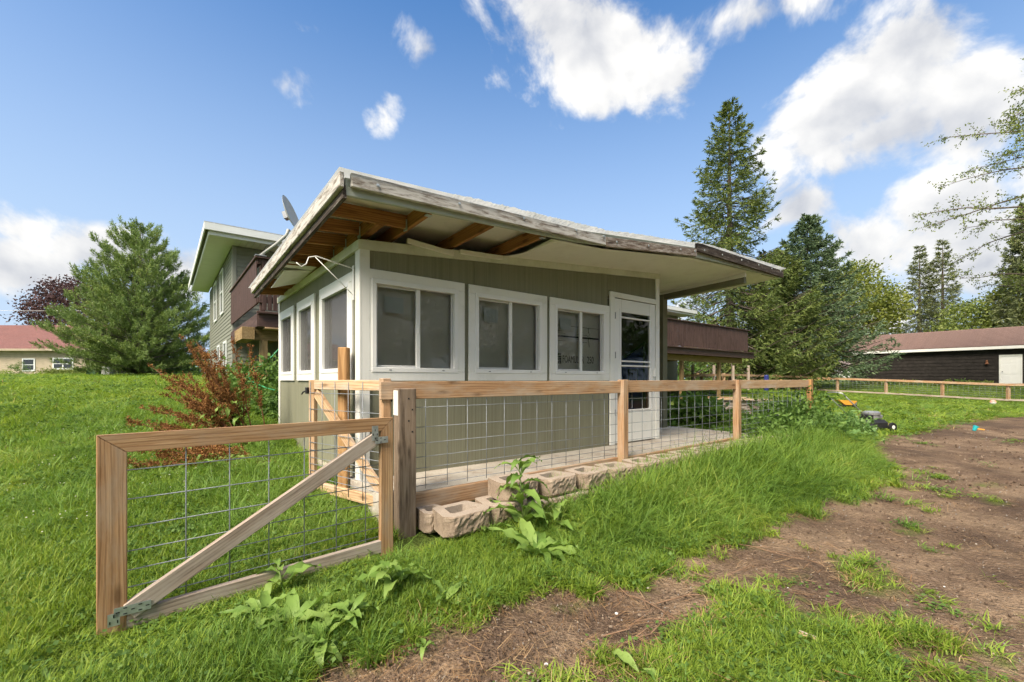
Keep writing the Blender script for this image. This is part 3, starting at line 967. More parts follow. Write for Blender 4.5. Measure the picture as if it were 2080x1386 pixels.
    for u in (.32, .95, 1.58):
        beam('rafter', q(u, -.705, rz(u, -.7) - .055), q(u, 1.85, rz(u, 1.85) - .055), .04, .12, MT['rafter'], rf)
    beam('rafter', q(.06, -.3, rz(0, -.3) - .055), q(.06, 3.3, rz(0, 3.3) - .055), .076, .12, MT['rafter'], rf)
    for v in (-.30, .1, .5, .9, 1.35, 2.6, 3.1):
        beam('lookout', q(-.355, v, rz(-.35, v) - .05), q(.30 if v < -.2 else .02, v, rz(.3, v) - .055), .04, .115, MT['rafter'], rf)
        box('joist_hanger', (.03 if v > -.2 else .285, v - .03, rz(0, v) - .12), (.012 if v > -.2 else .298, v + .03, rz(0, v) - .02), MT['galv'], rf)
    for u in (.32, 1.58):
        box('joist_hanger', (u - .028, -.705, rz(u, -.7) - .122), (u + .028, -.66, rz(u, -.7) - .112), MT['galv'], rf)
    # torn soffit sheets on the left
    extr('soffit_panel', [(-.34, 1.5, 2.47), (-.03, 1.5, 2.52), (-.03, 2.25, 2.50), (-.34, 2.25, 2.40)], (0, 0, .012), MT['soffit'], rf)
    extr('soffit_panel', [(-.35, 1.28, 2.53), (-.03, 1.36, 2.53), (-.03, 1.48, 2.52), (-.35, 1.45, 2.50)], (0, 0, .012), MT['soffit'], rf)
    # front soffit, sagging edge
    NU = [1.60, 2.35, 3.4, 4.56, 5.8, 7.14]
    for a, b in zip(NU[:-1], NU[1:]):
        V, F = [], []; nu, nv = 9, 9
        for i in range(nu + 1):
            for j in range(nv + 1):
                uu = a + .003 + (b - a - .006) * i / nu
                vv = -.70 + (3.3 if a > 4.5 else .66) * j / nv
                f = j / nv if a < 4.5 else min(1, (vv + .70) / .66)
                if a < 1.7 and i == 0: uu += .28 * (1 - f) ** .6 - .05
                z = (fas_z(uu) - .004) * (1 - f) + (eave_z(min(uu, WLEN)) + .075 + max(0, uu - WLEN) * .05) * f
                if a < 1.7: z -= .012 * math.sin(math.pi * f) * (1 - i / nu)
                if a > 4.5: z -= .02 * max(0, vv)
                V.append(q(uu, vv, z))
        for i in range(nu):
            for j in range(nv):
                F.append((i * (nv + 1) + j, i * (nv + 1) + j + 1, (i + 1) * (nv + 1) + j + 1, (i + 1) * (nv + 1) + j))
        mesh_obj('soffit_panel', V, F, MT['soffit'], rf, smooth=True)
    for p0, p1 in (((.42, -.06, 2.57), (.93, -.05, 2.535)), ((1.0, -.06, 2.57), (1.55, -.05, 2.60))):
        beam('loose_batten', q(*p0), q(*p1), .03, .045, MT['soffit'], rf)
    # ---- beam and post at the open end
    beam('beam', q(6.1, -.62, 2.90), q(6.1, 3.3, 2.74), .09, .13, MT['post_olive'], t)
    beam('beam_casing', q(6.04, -.66, 2.965), q(6.04, 3.3, 2.82), .03, .075, MT['soffit'], t)
    box('post', (6.03, .85, PZ - .02), (6.17, .99, 2.82), MT['post_olive'], t)
    # striped cloth hung behind the post
    return t


porch = build_porch()


def build_slab():
    pts = [(-.06, -.68, .08), (6.4, -.68, .08), (6.4, 1.15, .08), (4.7, 1.15, .08), (4.7, 3.6, .08), (-.06, 3.6, .08)]
    o = extr('patio_slab', pts, (0, 0, PZ - .085), MT['concrete'])
    tag(o, 'stained concrete patio slab under and beside the porch', 'patio', kind='structure')


build_slab()

# blue playhouse seen through the door glass, standing along the side wall
ph = thing('playhouse', q(4.40, .7, PZ), 'blue play house with green trim seen through the door glass', 'playhouse')
extr('front', [(4.40, .12, PZ), (4.40, 1.2, PZ), (4.40, 1.2, 1.25), (4.40, .12, 1.80)], (.03, 0, 0), MT['blue'], ph)
extr('side', [(4.375, .10, PZ), (4.399, .10, PZ), (4.399, .10, 1.80), (4.375, .10, 1.80)], (0, .02, 0), MT['green'], ph)
beam('roof_trim', q(4.39, .09, 1.82), q(4.39, 1.2, 1.255), .03, .035, MT['green'], ph)
pw = box('window', (4.392, .22, 1.16), (4.399, .42, 1.42), MT['green'], ph)
box('pane', (4.386, .245, 1.185), (4.391, .395, 1.395), MT['whitec'], pw)
box('pane', (4.382, .26, 1.20), (4.3855, .38, 1.38), MT['inside'], pw)


def striped_cloth():
    t = thing('striped_cloth', q(6.9, 2.4, 1.2), 'red and white striped cloth hanging behind the porch post', 'cloth')
    for k in range(15):
        z = 1.48 + k * .066
        box('stripe', (6.15, 2.40 + .004 * (k % 2), z), (6.68, 2.415 + .004 * (k % 2), z + .0655), MT['redc'] if k % 2 else MT['whitec'], t)
    box('hem', (6.14, 2.395, 1.48 + 15 * .066), (6.69, 2.42, 2.80), MT['whitec'], t)


striped_cloth()

# plant bracket on the porch corner
br = thing('hanging_bracket', q(-.03, .1, 2.2), 'white metal plant bracket with a hooked arm on the porch corner', 'bracket')
tube('arm', [q(-.02, .12, 2.27), q(-.35, .12, 2.33), q(-.41, .12, 2.31), q(-.43, .12, 2.25), q(-.47, .12, 2.22), q(-.51, .12, 2.25)], .005, MT['vinyl'], br)
tube('brace', [q(-.02, .12, 2.02), q(-.36, .12, 2.325)], .004, MT['vinyl'], br)
box('wall_plate', (-.034, .105, 1.98), (-.02, .135, 2.30), MT['vinyl'], br)

# ------------------------------------------------------------------ fence and gates
def gz(p): return float(G(np.array([p.x]), np.array([p.y]))[0])


def cattle_wires(parent, p0, p1, zs, step, zlo, zhi, off=0.0, r=.0028):
    """horizontal wires at heights zs and uprights every step between p0 and p1 (z ignored)"""
    d = (p1 - p0); L = math.hypot(d.x, d.y)
    for z in zs:
        tube('wire', [Vector((p0.x, p0.y, z)), Vector((p1.x, p1.y, z))], r, MT['wire'], parent, 5)
    n = int(L / step)
    for k in range(1, n + 1):
        s = (off + k * step) / L
        if s >= 1: break
        a = p0.lerp(p1, s)
        tube('wire', [Vector((a.x, a.y, zlo)), Vector((a.x, a.y, zhi))], r, MT['wire'], parent, 5)


def build_fence():
    t = thing('wire_panel_fence', q(4.2, -.75, .3), 'wooden fence with galvanised wire panels along the patio edge', 'fence')
    v = -.75
    us = [.045, 2.745, 5.51, 8.5]
    op = box('old_post', (us[0] - .045, v - .07, -.15), (us[0] + .10, v + .025, 1.185), MT['oldpost'], t, bev=.006)
    op['label'] = 'rough weathered grey post'
    box('paint_patch', (us[0] - .049, v - .06, .98), (us[0] - .0455, v + .02, 1.17), MT['white'], op, bev=0)
    for k in range(4):
        p = q(us[0] + .03 + .025 * (k % 2), v - .0705, 1.1 - .09 * k)
        box('nail_hole', (us[0] + .03 + .03 * (k % 2), v - .0715, 1.1 - .085 * k), (us[0] + .042 + .03 * (k % 2), v - .0702, 1.112 - .085 * k), MT['black'], op, bev=0)
    for u, m_ in ((us[1], MT['treated']), (us[2], MT['treated']), (us[3], MT['cedar'])):
        box('post', (u - .045, v - .06, .0), (u + .045, v + .03, 1.252 if u < 8 else 1.26), m_, t, bev=.004)
    prev = -.10
    for i, u in enumerate(us[1:]):
        z0 = 1.235 + .006 * i
        beam('top_rail', q(prev, v + (.05 if i == 0 else 0), z0 - .068), q(u - .047, v, z0 - .066), .038, .138, MT['treated'] if i < 2 else MT['treated2'], t, bev=.004)
        prev = u + .047
    prev = us[0] + .1
    for i, u in enumerate(us[1:3]):
        beam('kick_board', q(prev, v + .035, .27), q(u - .046, v + .035, .29), .038, .15, MT['treated'], t, bev=.004)
        prev = u + .046
    zs = [1.03, .87, .74, .63, .54, .46, .40]
    for a, b in zip(us[:-1], us[1:]):
        cattle_wires(t, q(a + .03, v + .03, 0), q(b - .03, v + .03, 0), zs, .2, .37, 1.12)
    return t


build_fence()


def nail_plate(parent, c, ax, ay, n, L1, L2):
    """L shaped toothed truss plate: two strips with raised teeth"""
    for (dx, dy, l, w) in ((ax, ay, L1, .045), (ay, ax, L2, .045)):
        p0 = c; p1 = c + dx * l
        o = beam('nail_plate', p0 + n * .002, p1 + n * .002, w, .002, MT['galv'], parent, bev=0, up=n)
        for i in range(int(l / .028)):
            for j in (-1, 0, 1):
                p = c + dx * (.014 + i * .028) + dy * (j * .014) + n * .0035
                if (i + j) % 2 == 0:
                    beam('tooth_slot', p - dx * .007, p + dx * .007, .005, .001, MT['black'], o, bev=0, up=n)


def build_gate_big():
    A = Vector((-1.985, 2.115, 0)); B = Vector((-.853, 3.155, 0))
    d = (B - A); L = d.length; d.normalize()
    n = Vector((d.y, -d.x, 0))        # towards the camera side
    M = Matrix(((d.x, -n.x, 0, A.x), (d.y, -n.y, 0, A.y), (0, 0, 1, 0), (0, 0, 0, 1)))
    t = thing('garden_gate', (A + B) / 2, 'wide wooden gate with a grey diagonal brace and wire mesh', 'gate', M=M)
    zt, zb = .985, .005
    w1, w2 = .112, .095
    # mitred top corners
    def stile(pts):
        """pts (along the gate, height): local x runs up the board"""
        n_ = len(pts)
        W = M @ Matrix(((0, 0, 1, 0), (0, -1, 0, 0), (1, 0, 0, 0), (0, 0, 0, 1)))
        vs = [(z, .019, x) for x, z in pts] + [(z, -.019, x) for x, z in pts]
        fs = [tuple(range(n_)), tuple(range(n_, 2 * n_))[::-1]] + [(i, n_ + i, n_ + (i + 1) % n_, (i + 1) % n_) for i in range(n_)]
        o = mesh_obj('stile', vs, fs, MT['gatewood'], t, W=W)
        bm = bmesh.new(); bm.from_mesh(o.data); bmesh.ops.recalc_face_normals(bm, faces=bm.faces); bmesh.ops.bevel(bm, geom=list(bm.edges), offset=.004, segments=1, affect='EDGES'); bm.to_mesh(o.data); bm.free()
    stile([(0, zb), (w1, zb), (w1, zt - .092), (0, zt)])
    stile([(L - w2, zb + .02), (L, zb + .02), (L, zt), (L - w2, zt - .092)])
    p0, p1 = M @ Vector((0, 0, zt)), M @ Vector((L, 0, zt))
    o = mesh_obj('top_rail', [(x, y, z) for y in (-.0195, .0195) for (x, z) in ((.002 - L / 2, 0), (L / 2 - .002, 0), (L / 2 - w2 - .001, -.09), (w1 + .001 - L / 2, -.09))],
                 [(3, 2, 1, 0), (4, 5, 6, 7), (0, 1, 5, 4), (1, 2, 6, 5), (2, 3, 7, 6), (3, 0, 4, 7)], MT['gatewood'], t, W=M @ Matrix.Translation((L / 2, 0, zt)))
    beam('bottom_rail', M @ Vector((w1 - .02, .0, zb + .06)), M @ Vector((L - w2 + .02, .0, zb + .085)), .036, .085, MT['grey'], t)
    beam('brace', M @ Vector((w1 + .005, -.012, .11)), M @ Vector((L - w2 - .03, -.012, zt - .135)), .036, .088, MT['grey'], t)
    # mesh on the far side
    zs = [.80, .655, .515, .395, .30, .215, .15]
    cattle_wires(t, M @ Vector((.03, .024, 0)), M @ Vector((L - .03, .024, 0)), zs, .2, .06, zt - .03, off=.12, r=.0032)
    nail_plate(t, M @ Vector((L - .145, -.032, zt - .15)), Vector(d), Vector((0, 0, 1)), n, .095, .10)
    nail_plate(t, M @ Vector((w1 - .05, -.032, .125)), Vector(d), Vector((0, 0, -1)), n, .14, .06)


build_gate_big()


def build_gate_small():
    A = Vector((-.965, 3.50, 0)); B = Vector((-1.90, 4.18, 0))
    d = (B - A); L = d.length; d.normalize()
    n = Vector((-d.y, d.x, 0))
    M = Matrix(((d.x, n.x, 0, A.x), (d.y, n.y, 0, A.y), (0, 0, 1, 0), (0, 0, 0, 1)))
    t = thing('side_gate', (A + B) / 2, 'narrow pale wooden gate with wire mesh and black latch, open beside the porch corner', 'gate', M=M)
    zt, zb = 1.25, .22
    T = MT['treated2']
    def bb(name, a, b, mat=T): return box(name, a, b, mat, t, M=M, bev=.004)
    bb('stile', (0, -.019, zb), (.088, .019, zt)); bb('stile', (L - .088, -.019, zb), (L, .019, zt))
    bb('rail', (.089, -.0185, zt - .088), (L - .089, .0185, zt - .001)); bb('rail', (.089, -.0185, zb + .001), (L - .089, .0185, zb + .089))
    beam('brace', M @ Vector((.10, -.005, zb + .12)), M @ Vector((L - .10, -.005, zt - .12)), .036, .088, T, t)
    zs = [1.13, .98, .86, .76, .67, .60, .53, .47, .41, .35]
    # wires sit on the camera side
    sgn = 1 if (M @ Vector((0, 1, 0)) - A).dot(Vector((0, -1, 0))) > 0 else -1
    cattle_wires(t, M @ Vector((.02, .024 * sgn, 0)), M @ Vector((L - .02, .024 * sgn, 0)), zs, .2, zb + .03, zt - .02, off=.1, r=.003)
    hg = bb('hinge', (-.06, .02 * sgn, zt - .17), (.05, .032 * sgn, zt - .04), MT['black'])
    tube('hinge_barrel', [M @ Vector((-.005, .036 * sgn, zt - .18)), M @ Vector((-.005, .036 * sgn, zt - .03))], .013, MT['black'], hg, 8)
    lt = bb('latch', (L - .01, -.02, zt - .13), (L + .02, .045 * sgn, zt - .07), MT['black'])
    tube('latch_lever', [M @ Vector((L + .01, .03 * sgn, zt - .10)), M @ Vector((L + .06, .04 * sgn, zt - .115)), M @ Vector((L + .085, .04 * sgn, zt - .135))], .007, MT['black'], lt)


build_gate_small()
# hinge post behind the small gate and the free-standing raw post
hp = thing('gate_post', q(-.02, -.63, .1), 'square raw post that carries the side gate behind the old grey post', 'post')
box('shaft', (-.075, -.70, .0), (-.01, -.62, 1.262), MT['treated'], hp, bev=.004)
rp = thing('raw_post', (-1.53, 4.05, .2), 'square orange-brown post without a rail standing against the porch corner', 'post')
box('shaft', (-1.575, 4.0, .05), (-1.49, 4.085, 1.545), MT['cedar'], rp, M=WF, bev=.006)

# ------------------------------------------------------------------ retaining wall of hollow blocks
def block_mesh(seed):
    r = random.Random(seed)
    w, dp, h = .43, .30, .15
    # outer outline, front edge at y = -dp/2 with a broken face
    out = [(-w / 2, -dp / 2 + .06), (-w / 2 + .055, -dp / 2 + .005)]
    nf = 16
    for k in range(1, nf):
        out.append((-w / 2 + .055 + (w - .11) * k / nf, -dp / 2))
    out += [(w / 2 - .055, -dp / 2 + .005), (w / 2, -dp / 2 + .06), (w / 2 - .05, dp / 2 - .015), (w / 2 - .07, dp / 2), (-w / 2 + .07, dp / 2), (-w / 2 + .05, dp / 2 - .015)]
    n = len(out)
    core = [(-.125, -.05), (-.105, -.07), (.105, -.07), (.125, -.05), (.095, .07), (.08, .085), (-.08, .085), (-.095, .07)]
    vs, fs, mi = [], [], []
    lev = [0, .02, .042, .064, .086, .108, .128, .141, h]
    for li, z in enumerate(lev):
        for k, (x, y) in enumerate(out):
            front = y < -dp / 2 + .05
            jx = jy = 0
            if front and 0 < li < 8:
                jy = -r.random() * (.013 if li < 7 else .006) - .003; jx = r.uniform(-.004, .004)
            vs.append((x + jx, y + jy, z + (r.uniform(-.005, .005) if 0 < li < 7 else 0)))
    for li in range(len(lev) - 1):
        for k in range(n):
            fs.append((li * n + k, li * n + (k + 1) % n, (li + 1) * n + (k + 1) % n, (li + 1) * n + k))
            mi.append(0)
    top0 = (len(lev) - 1) * n
    c0 = len(vs)
    for x, y in core: vs.append((x, y, h))
    for x, y in core: vs.append((x * .92, y * .92, .01))
    m_ = len(core)
    # ring between outline and core: triangulated through bmesh fill
    bm = bmesh.new()
    bv = [bm.verts.new(v) for v in vs]
    bf = []
    for f in fs: bf.append(bm.faces.new([bv[i] for i in f]))
    for k in range(m_):
        f = bm.faces.new([bv[c0 + k], bv[c0 + (k + 1) % m_], bv[c0 + m_ + (k + 1) % m_], bv[c0 + m_ + k]]); f.material_index = 1
    f = bm.faces.new([bv[c0 + m_ + k] for k in range(m_)]); f.material_index = 1
    bm.edges.ensure_lookup_table()
    edges = []
    for a in range(n):
        e = bm.edges.get((bv[top0 + a], bv[top0 + (a + 1) % n])); edges.append(e)
    for a in range(m_):
        e = bm.edges.get((bv[c0 + a], bv[c0 + (a + 1) % m_])); edges.append(e)
    res = bmesh.ops.triangle_fill(bm, edges=edges, use_beauty=True)
    for g in res['geom']:
        if isinstance(g, bmesh.types.BMFace): g.material_index = 1
    bmesh.ops.recalc_face_normals(bm, faces=bm.faces)
    me = bpy.data.meshes.new('block'); bm.to_mesh(me); bm.free()
    me.materials.append(MT['block']); me.materials.append(MT['blocktop'])
    return me


BLK = [block_mesh(s) for s in range(4)]


def build_blocks():
    t = thing('retaining_wall', q(3, -1, 0), 'low retaining wall of hollow split-face concrete blocks edging the patio', 'retaining wall')
    r = random.Random(5)
    # (u, v, height of the top)
    lo = [(.27, -.83, .235), (.40, -1.05, .262), (.82, -1.0, .255)] + [(1.22 + .45 * k, -1.04, .215) for k in range(4)] + [(3.1 + .45 * k, -1.04, .20) for k in range(11)]
    up = [(.98, -.965, .405), (1.43, -.985, .372), (1.88, -.99, .365)] + [(2.34 + .455 * k, -.975, .352) for k in range(8)]
    up += [(6.1, -1.0, .35), (6.6, -1.02, .37), (7.3, -1.0, .36), (7.9, -1.0, .35)]
    for (u, v, z) in lo + up:
        o = bpy.data.objects.new('block', BLK[r.randrange(4)])
        W = PF @ Matrix.Translation((u, v, z - .15)) @ Matrix.Rotation(r.uniform(-.09, .09), 4, 'Z') @ Matrix.Rotation(r.uniform(-.02, .02), 4, 'X')
        if u == .27: W = W @ Matrix.Diagonal((.5, .8, 1, 1))
        reg(o, W, t)


build_blocks()

# ------------------------------------------------------------------ the house with its raised deck
HU0, HU1, HV0, HV1 = .12, 22.4, 10.6, 18.6
HS = 5.0


def lap_boards(parent, mp, a0, a1, z0, z1, pitch, mat, name='board', th=.02):
    n = int((z1 - z0) / pitch)
    for k in range(n):
        z = z0 + k * pitch
        pts = [Vector(mp(a0, .001, z)), Vector(mp(a0, th, z)), Vector(mp(a0, th * .9, z + .012)), Vector(mp(a0, .004, z + pitch + .004)), Vector(mp(a0, .001, z + pitch + .004))]
        vec = Vector(mp(a1, 0, 0)) - Vector(mp(a0, 0, 0))
        extr(name, pts, vec, mat, parent)


def build_house():
    t = thing('grey_green_house', q(11, 14, .9), 'long grey-green lap sided house behind the porch with white eaves', 'house')
    wl = box('wall', (HU0, HV0, .2), (HU0 + .2, HV1, HS), MT['sidingb'], t)
    wf = box('wall', (HU0 + .201, HV0, .0), (HU1, HV0 + .2, HS), MT['sidingb'], t)
    wr = box('wall', (HU1 - .2, HV0 + .201, .0), (HU1, HV1, HS), MT['sidingb'], t)
    wb = box('wall', (HU0 + .201, HV1 - .2, .0), (HU1 - .201, HV1 - .001, HS), MT['sidingb'], t)
    lap_boards(wl, lambda a, d, z: (HU0 - d, a, z), HV0 + .07, HV1, .62, HS, .115, MT['sidingb'])
    lap_boards(wf, lambda a, d, z: (a, HV0 - d, z), HU0 + .08, HU1 - .08, .30, HS, .115, MT['sidingb'])
    for (a, b) in (((HU0 - .03, HV0 - .03, .3), (HU0 + .075, HV0 + .065, HS - .002)), ((HU1 - .075, HV0 - .03, .2), (HU1 + .03, HV0 + .065, HS - .002))):
        box('corner_post', a, b, MT['cornerb'], t)
    # eaves
    ov, of = .72, .88
    e0, e1, f0, f1 = HU0 - ov, HU1 + ov, HV0 - of, HV1 + .7
    rf = extr('roof', [(e0, f0, HS + .28), (e1, f0, HS + .28), (e1, f1, HS + .28), (e0, f1, HS + .28)], (0, 0, .02), MT['roofp'], t)
    w0 = Vector((e0 + .0, f0, 0))
    rid = (f0 + f1) / 2; rz = HS + .3 + (rid - f0) * .2
    vs = [q(e0, f0, HS + .301), q(e1, f0, HS + .301), q(e1, f1, HS + .301), q(e0, f1, HS + .301), q(e0 + 4, rid, rz), q(e1 - 4, rid, rz)]
    mesh_obj('roof_slope', vs, [(0, 1, 5, 4), (1, 2, 5), (2, 3, 4, 5), (3, 0, 4)], MT['roofp'], rf)
    for a, b in (((e0, f0, HS + .10), (e1, f0 + .03, HS + .279)), ((e0, f0 + .031, HS + .10), (e0 + .03, f1, HS + .279)), ((e1 - .03, f0 + .031, HS + .10), (e1, f1, HS + .279))):
        box('gutter', a, b, MT['hfas'], rf)
    for a, b in (((e0 + .10, f0 + .10, HS - .0), (e1 - .10, f0 + .13, HS + .12)), ((e0 + .10, f0 + .131, HS), (e0 + .13, f1, HS + .12)), ((e1 - .13, f0 + .131, HS), (e1 - .10, f1, HS + .12))):
        box('fascia_board', a, b, MT['hfas'], rf)
    box('soffit_frame', (e0 + .03, f0 + .031, HS + .122), (e1 - .03, f0 + .13, HS + .14), MT['hsoff'], rf)
    # ribbed soffit panels, left eave and front eave
    v = f0 + .135
    while v < f1 - .3:
        box('soffit_panel', (e0 + .131, v, HS + .01), (HU0 - .02, v + .145, HS + .022), MT['hsoff'], rf, bev=.006)
        v += .152
    u = HU0 - .018
    while u < HU1 + .6:
        if u < 4.5 or u > 18:
            box('soffit_panel', (u, f0 + .131, HS + .01), (u + .145, HV0 - .02, HS + .022), MT['hsoff'], rf, bev=.006)
        u += .152
    # windows of the left wall
    def win(v0, v1, z0, z1):
        w = box('window', (HU0 - .05, v0, z0), (HU0 - .021, v1, z0 + .07), MT['hfas'], wl)
        for a, b in (((v0, z1 - .07), (v1, z1)), ((v0, z0 + .071), (v0 + .07, z1 - .071)), ((v1 - .07, z0 + .071), (v1, z1 - .071)), ((v0 + .071, (z0 + z1) / 2 - .02), (v1 - .071, (z0 + z1) / 2 + .02))):
            box('frame', (HU0 - .055, a[0], a[1]), (HU0 - .022, b[0], b[1]), MT['hfas'], w)
        box('pane', (HU0 - .032, v0 + .06, z0 + .06), (HU0 - .024, v1 - .06, z1 - .06), MT['dark'], w, bev=0)
    for v0, v1, z0, z1 in ((HV0 + 2.3, HV0 + 3.2, 3.4, 4.85), (HV0 + 4.6, HV0 + 5.6, 3.4, 4.85), (HV0 + 1.35, HV0 + 2.2, 1.35, 2.45), (HV0 + 3.4, HV0 + 4.3, 1.35, 2.45)):
        win(v0, v1, z0, z1)
    return t


build_house()


def build_deck():
    t = thing('raised_deck', q(11, 7, .4), 'long raised brown painted deck with slatted railing along the house front', 'deck')
    u0, u1, v0, v1 = .1, 21.4, 6.15, HV0 - .03
    B = MT['brown']; Wd = MT['deckwood']
    fz = 2.62
    box('floor', (u0, v0, fz - .04), (u1 + .7, v1, fz), B, t)
    box('rim_board', (u0 - .02, v0 - .04, fz - .30), (u1 + .7, v0 - .001, fz - .045), B, t)
    box('rim_board', (u0 - .04, v0 - .03, fz - .30), (u0 - .001, v1, fz - .045), B, t)
    box('edge_board', (u0 - .05, v0 - .12, fz - .04), (u1 + .75, v0 - .0405, fz - .0), B, t)
    # carrying beams and posts
    box('carrying_beam', (u0 - .05, v0 + .28, fz - .55), (u1 + .1, v0 + .37, fz - .302), Wd, t)
    box('carrying_beam', (u0 - .28, v0 + .15, fz - .55), (u0 - .05 - .002, v0 + 1.3, fz - .302), Wd, t)
    box('underside_sheet', (u0 + .1, v0 - .05, fz - .335), (2.6, v0 + .26, fz - .305), MT['treated2'], t)
    for u in np.arange(1, 22, .6):
        box('joist', (u, v0 + .002, fz - .30), (u + .04, v1, fz - .041), Wd, t)
    for u in (u0 + .06, 4.2, 8.3, 12.3, 16.0, 19.2):
        box('post', (u, v0 + .27, .1), (u + .14, v0 + .41, fz - .552), Wd, t)
    # railing: left side and front
    rt = 3.72
    rl = box('railing', (u0 - .08, v0 - .1, rt - .04), (u0 + .10, v1, rt), B, t)
    rf = box('railing', (u0 + .102, v0 - .1, rt - .04), (u1, v0 + .08, rt), B, t)
    rr = box('railing', (u1 + .002, v0 - .1, rt - .04), (u1 + .12, v1, rt), B, t)
    for par, a, b in ((rl, (u0 - .03, v0, rt - .14), (u0 + .01, v1, rt - .041)), (rl, (u0 - .03, v0, 2.80), (u0 + .01, v1, 2.90)),
                      (rf, (u0, v0 - .03, rt - .14), (u1, v0 + .01, rt - .041)), (rf, (u0, v0 - .03, 2.80), (u1, v0 + .01, 2.93))):
        box('rail', a, b, B, par)
    bal = lambda par, u, v, side: box('baluster', (u - (.045 if side else .0), v, 2.78), (u + (-.031 if side else .075), v + (.075 if side else -.014), rt - .05), B, par, bev=.002)
    v = v0 + .05
    while v < v1 - .1:
        bal(rl, u0, v, True); v += .112
    u = u0 + .05
    while u < u1:
        if u < 2.5 or u > 13.4:
            box('baluster', (u, v0 - .046, 2.655), (u + .078, v0 - .032, rt - .05), B, rf, bev=.002)
        u += .098
    for u in (u0 + .02, 15.6, 18.4, u1 - .09):
        box('rail_post', (u, v0 + .012, fz), (u + .09, v0 + .1, rt - .041), B, t)
    v = v0 + .2
    while v < v1:
        box('baluster', (u1 + .10, v, 2.78), (u1 + .115, v + .075, rt - .05), B, rr, bev=.002); v += .112


build_deck()


def build_dish():
    base = q(.12, 6.12, 3.72)
    t = thing('satellite_dish', base, 'grey satellite dish on a bent pipe clamped to the deck railing corner', 'satellite dish')
    box('foot', (.02, 6.04, 3.721), (.22, 6.20, 3.74), MT['steel'], t)
    e = at(583, 472, 8.75)
    tube('mast', [base + Vector((0, 0, .02)), base + (e - base) * .55 + Vector((.02, 0, -.02)), base + (e - base) * .93 + Vector((.03, 0, -.02)), e + Vector((.03, 0, .06))], .03, MT['dishm'], t, 10)
    c = at(586, 437, 8.75)
    ax = Vector((.93, .10, .33)).normalized()      # the dish faces right and up, seen nearly edge-on
    W = ax.to_track_quat('Z', 'Y').to_matrix().to_4x4(); W.translation = c
    R = .36; prof = [(.001, 0)] + [(R * k / 8, .07 * (k / 8) ** 2) for k in range(1, 9)] + [(R, .07), (R * .98, .062)] + [(R * k / 8 * .98, .07 * (k / 8) ** 2 - .01) for k in range(7, 0, -1)] + [(.001, -.01)]
    lathe('reflector', prof, MT['dishm'], t, W=W, n=32)
    box('bracket', (-.07, -.07, -.09), (.07, .07, -.012), MT['steel'], t, M=W)
    tube('feed_arm', [c - ax * .05 + Vector((0, 0, -.3)), c + ax * .2 + Vector((0, 0, -.38)), c + ax * .33 + Vector((0, 0, -.22))], .012, MT['steel'], t)
    fd = tube('feed_horn', [c + ax * .33 + Vector((0, 0, -.22)), c + ax * .24 + Vector((0, 0, -.17))], .03, MT['dishm'], t, 10)
    tube('cable', [base + Vector((.04, -.03, .02)), base + Vector((.12, -.02, .2)), e + Vector((.05, -.02, -.1)), e + Vector((.06, -.02, .05))], .005, MT['black'], t)


build_dish()

hs_ = []
for k, (x, y, Y) in enumerate(((575, 700, 8.6), (552, 725, 8.6), (528, 742, 8.5), (507, 755, 8.4), (504, 765, 8.4), (512, 775, 8.2), (540, 788, 7.6), (568, 796, 7.2), (580, 800, 7.0))):
    hs_.append(at(x, y, Y))
o = tube('garden_hose', hs_, .012, MT['hose'], None, 8)
tag(o, 'green garden hose looped round the deck post beside the porch', 'hose')

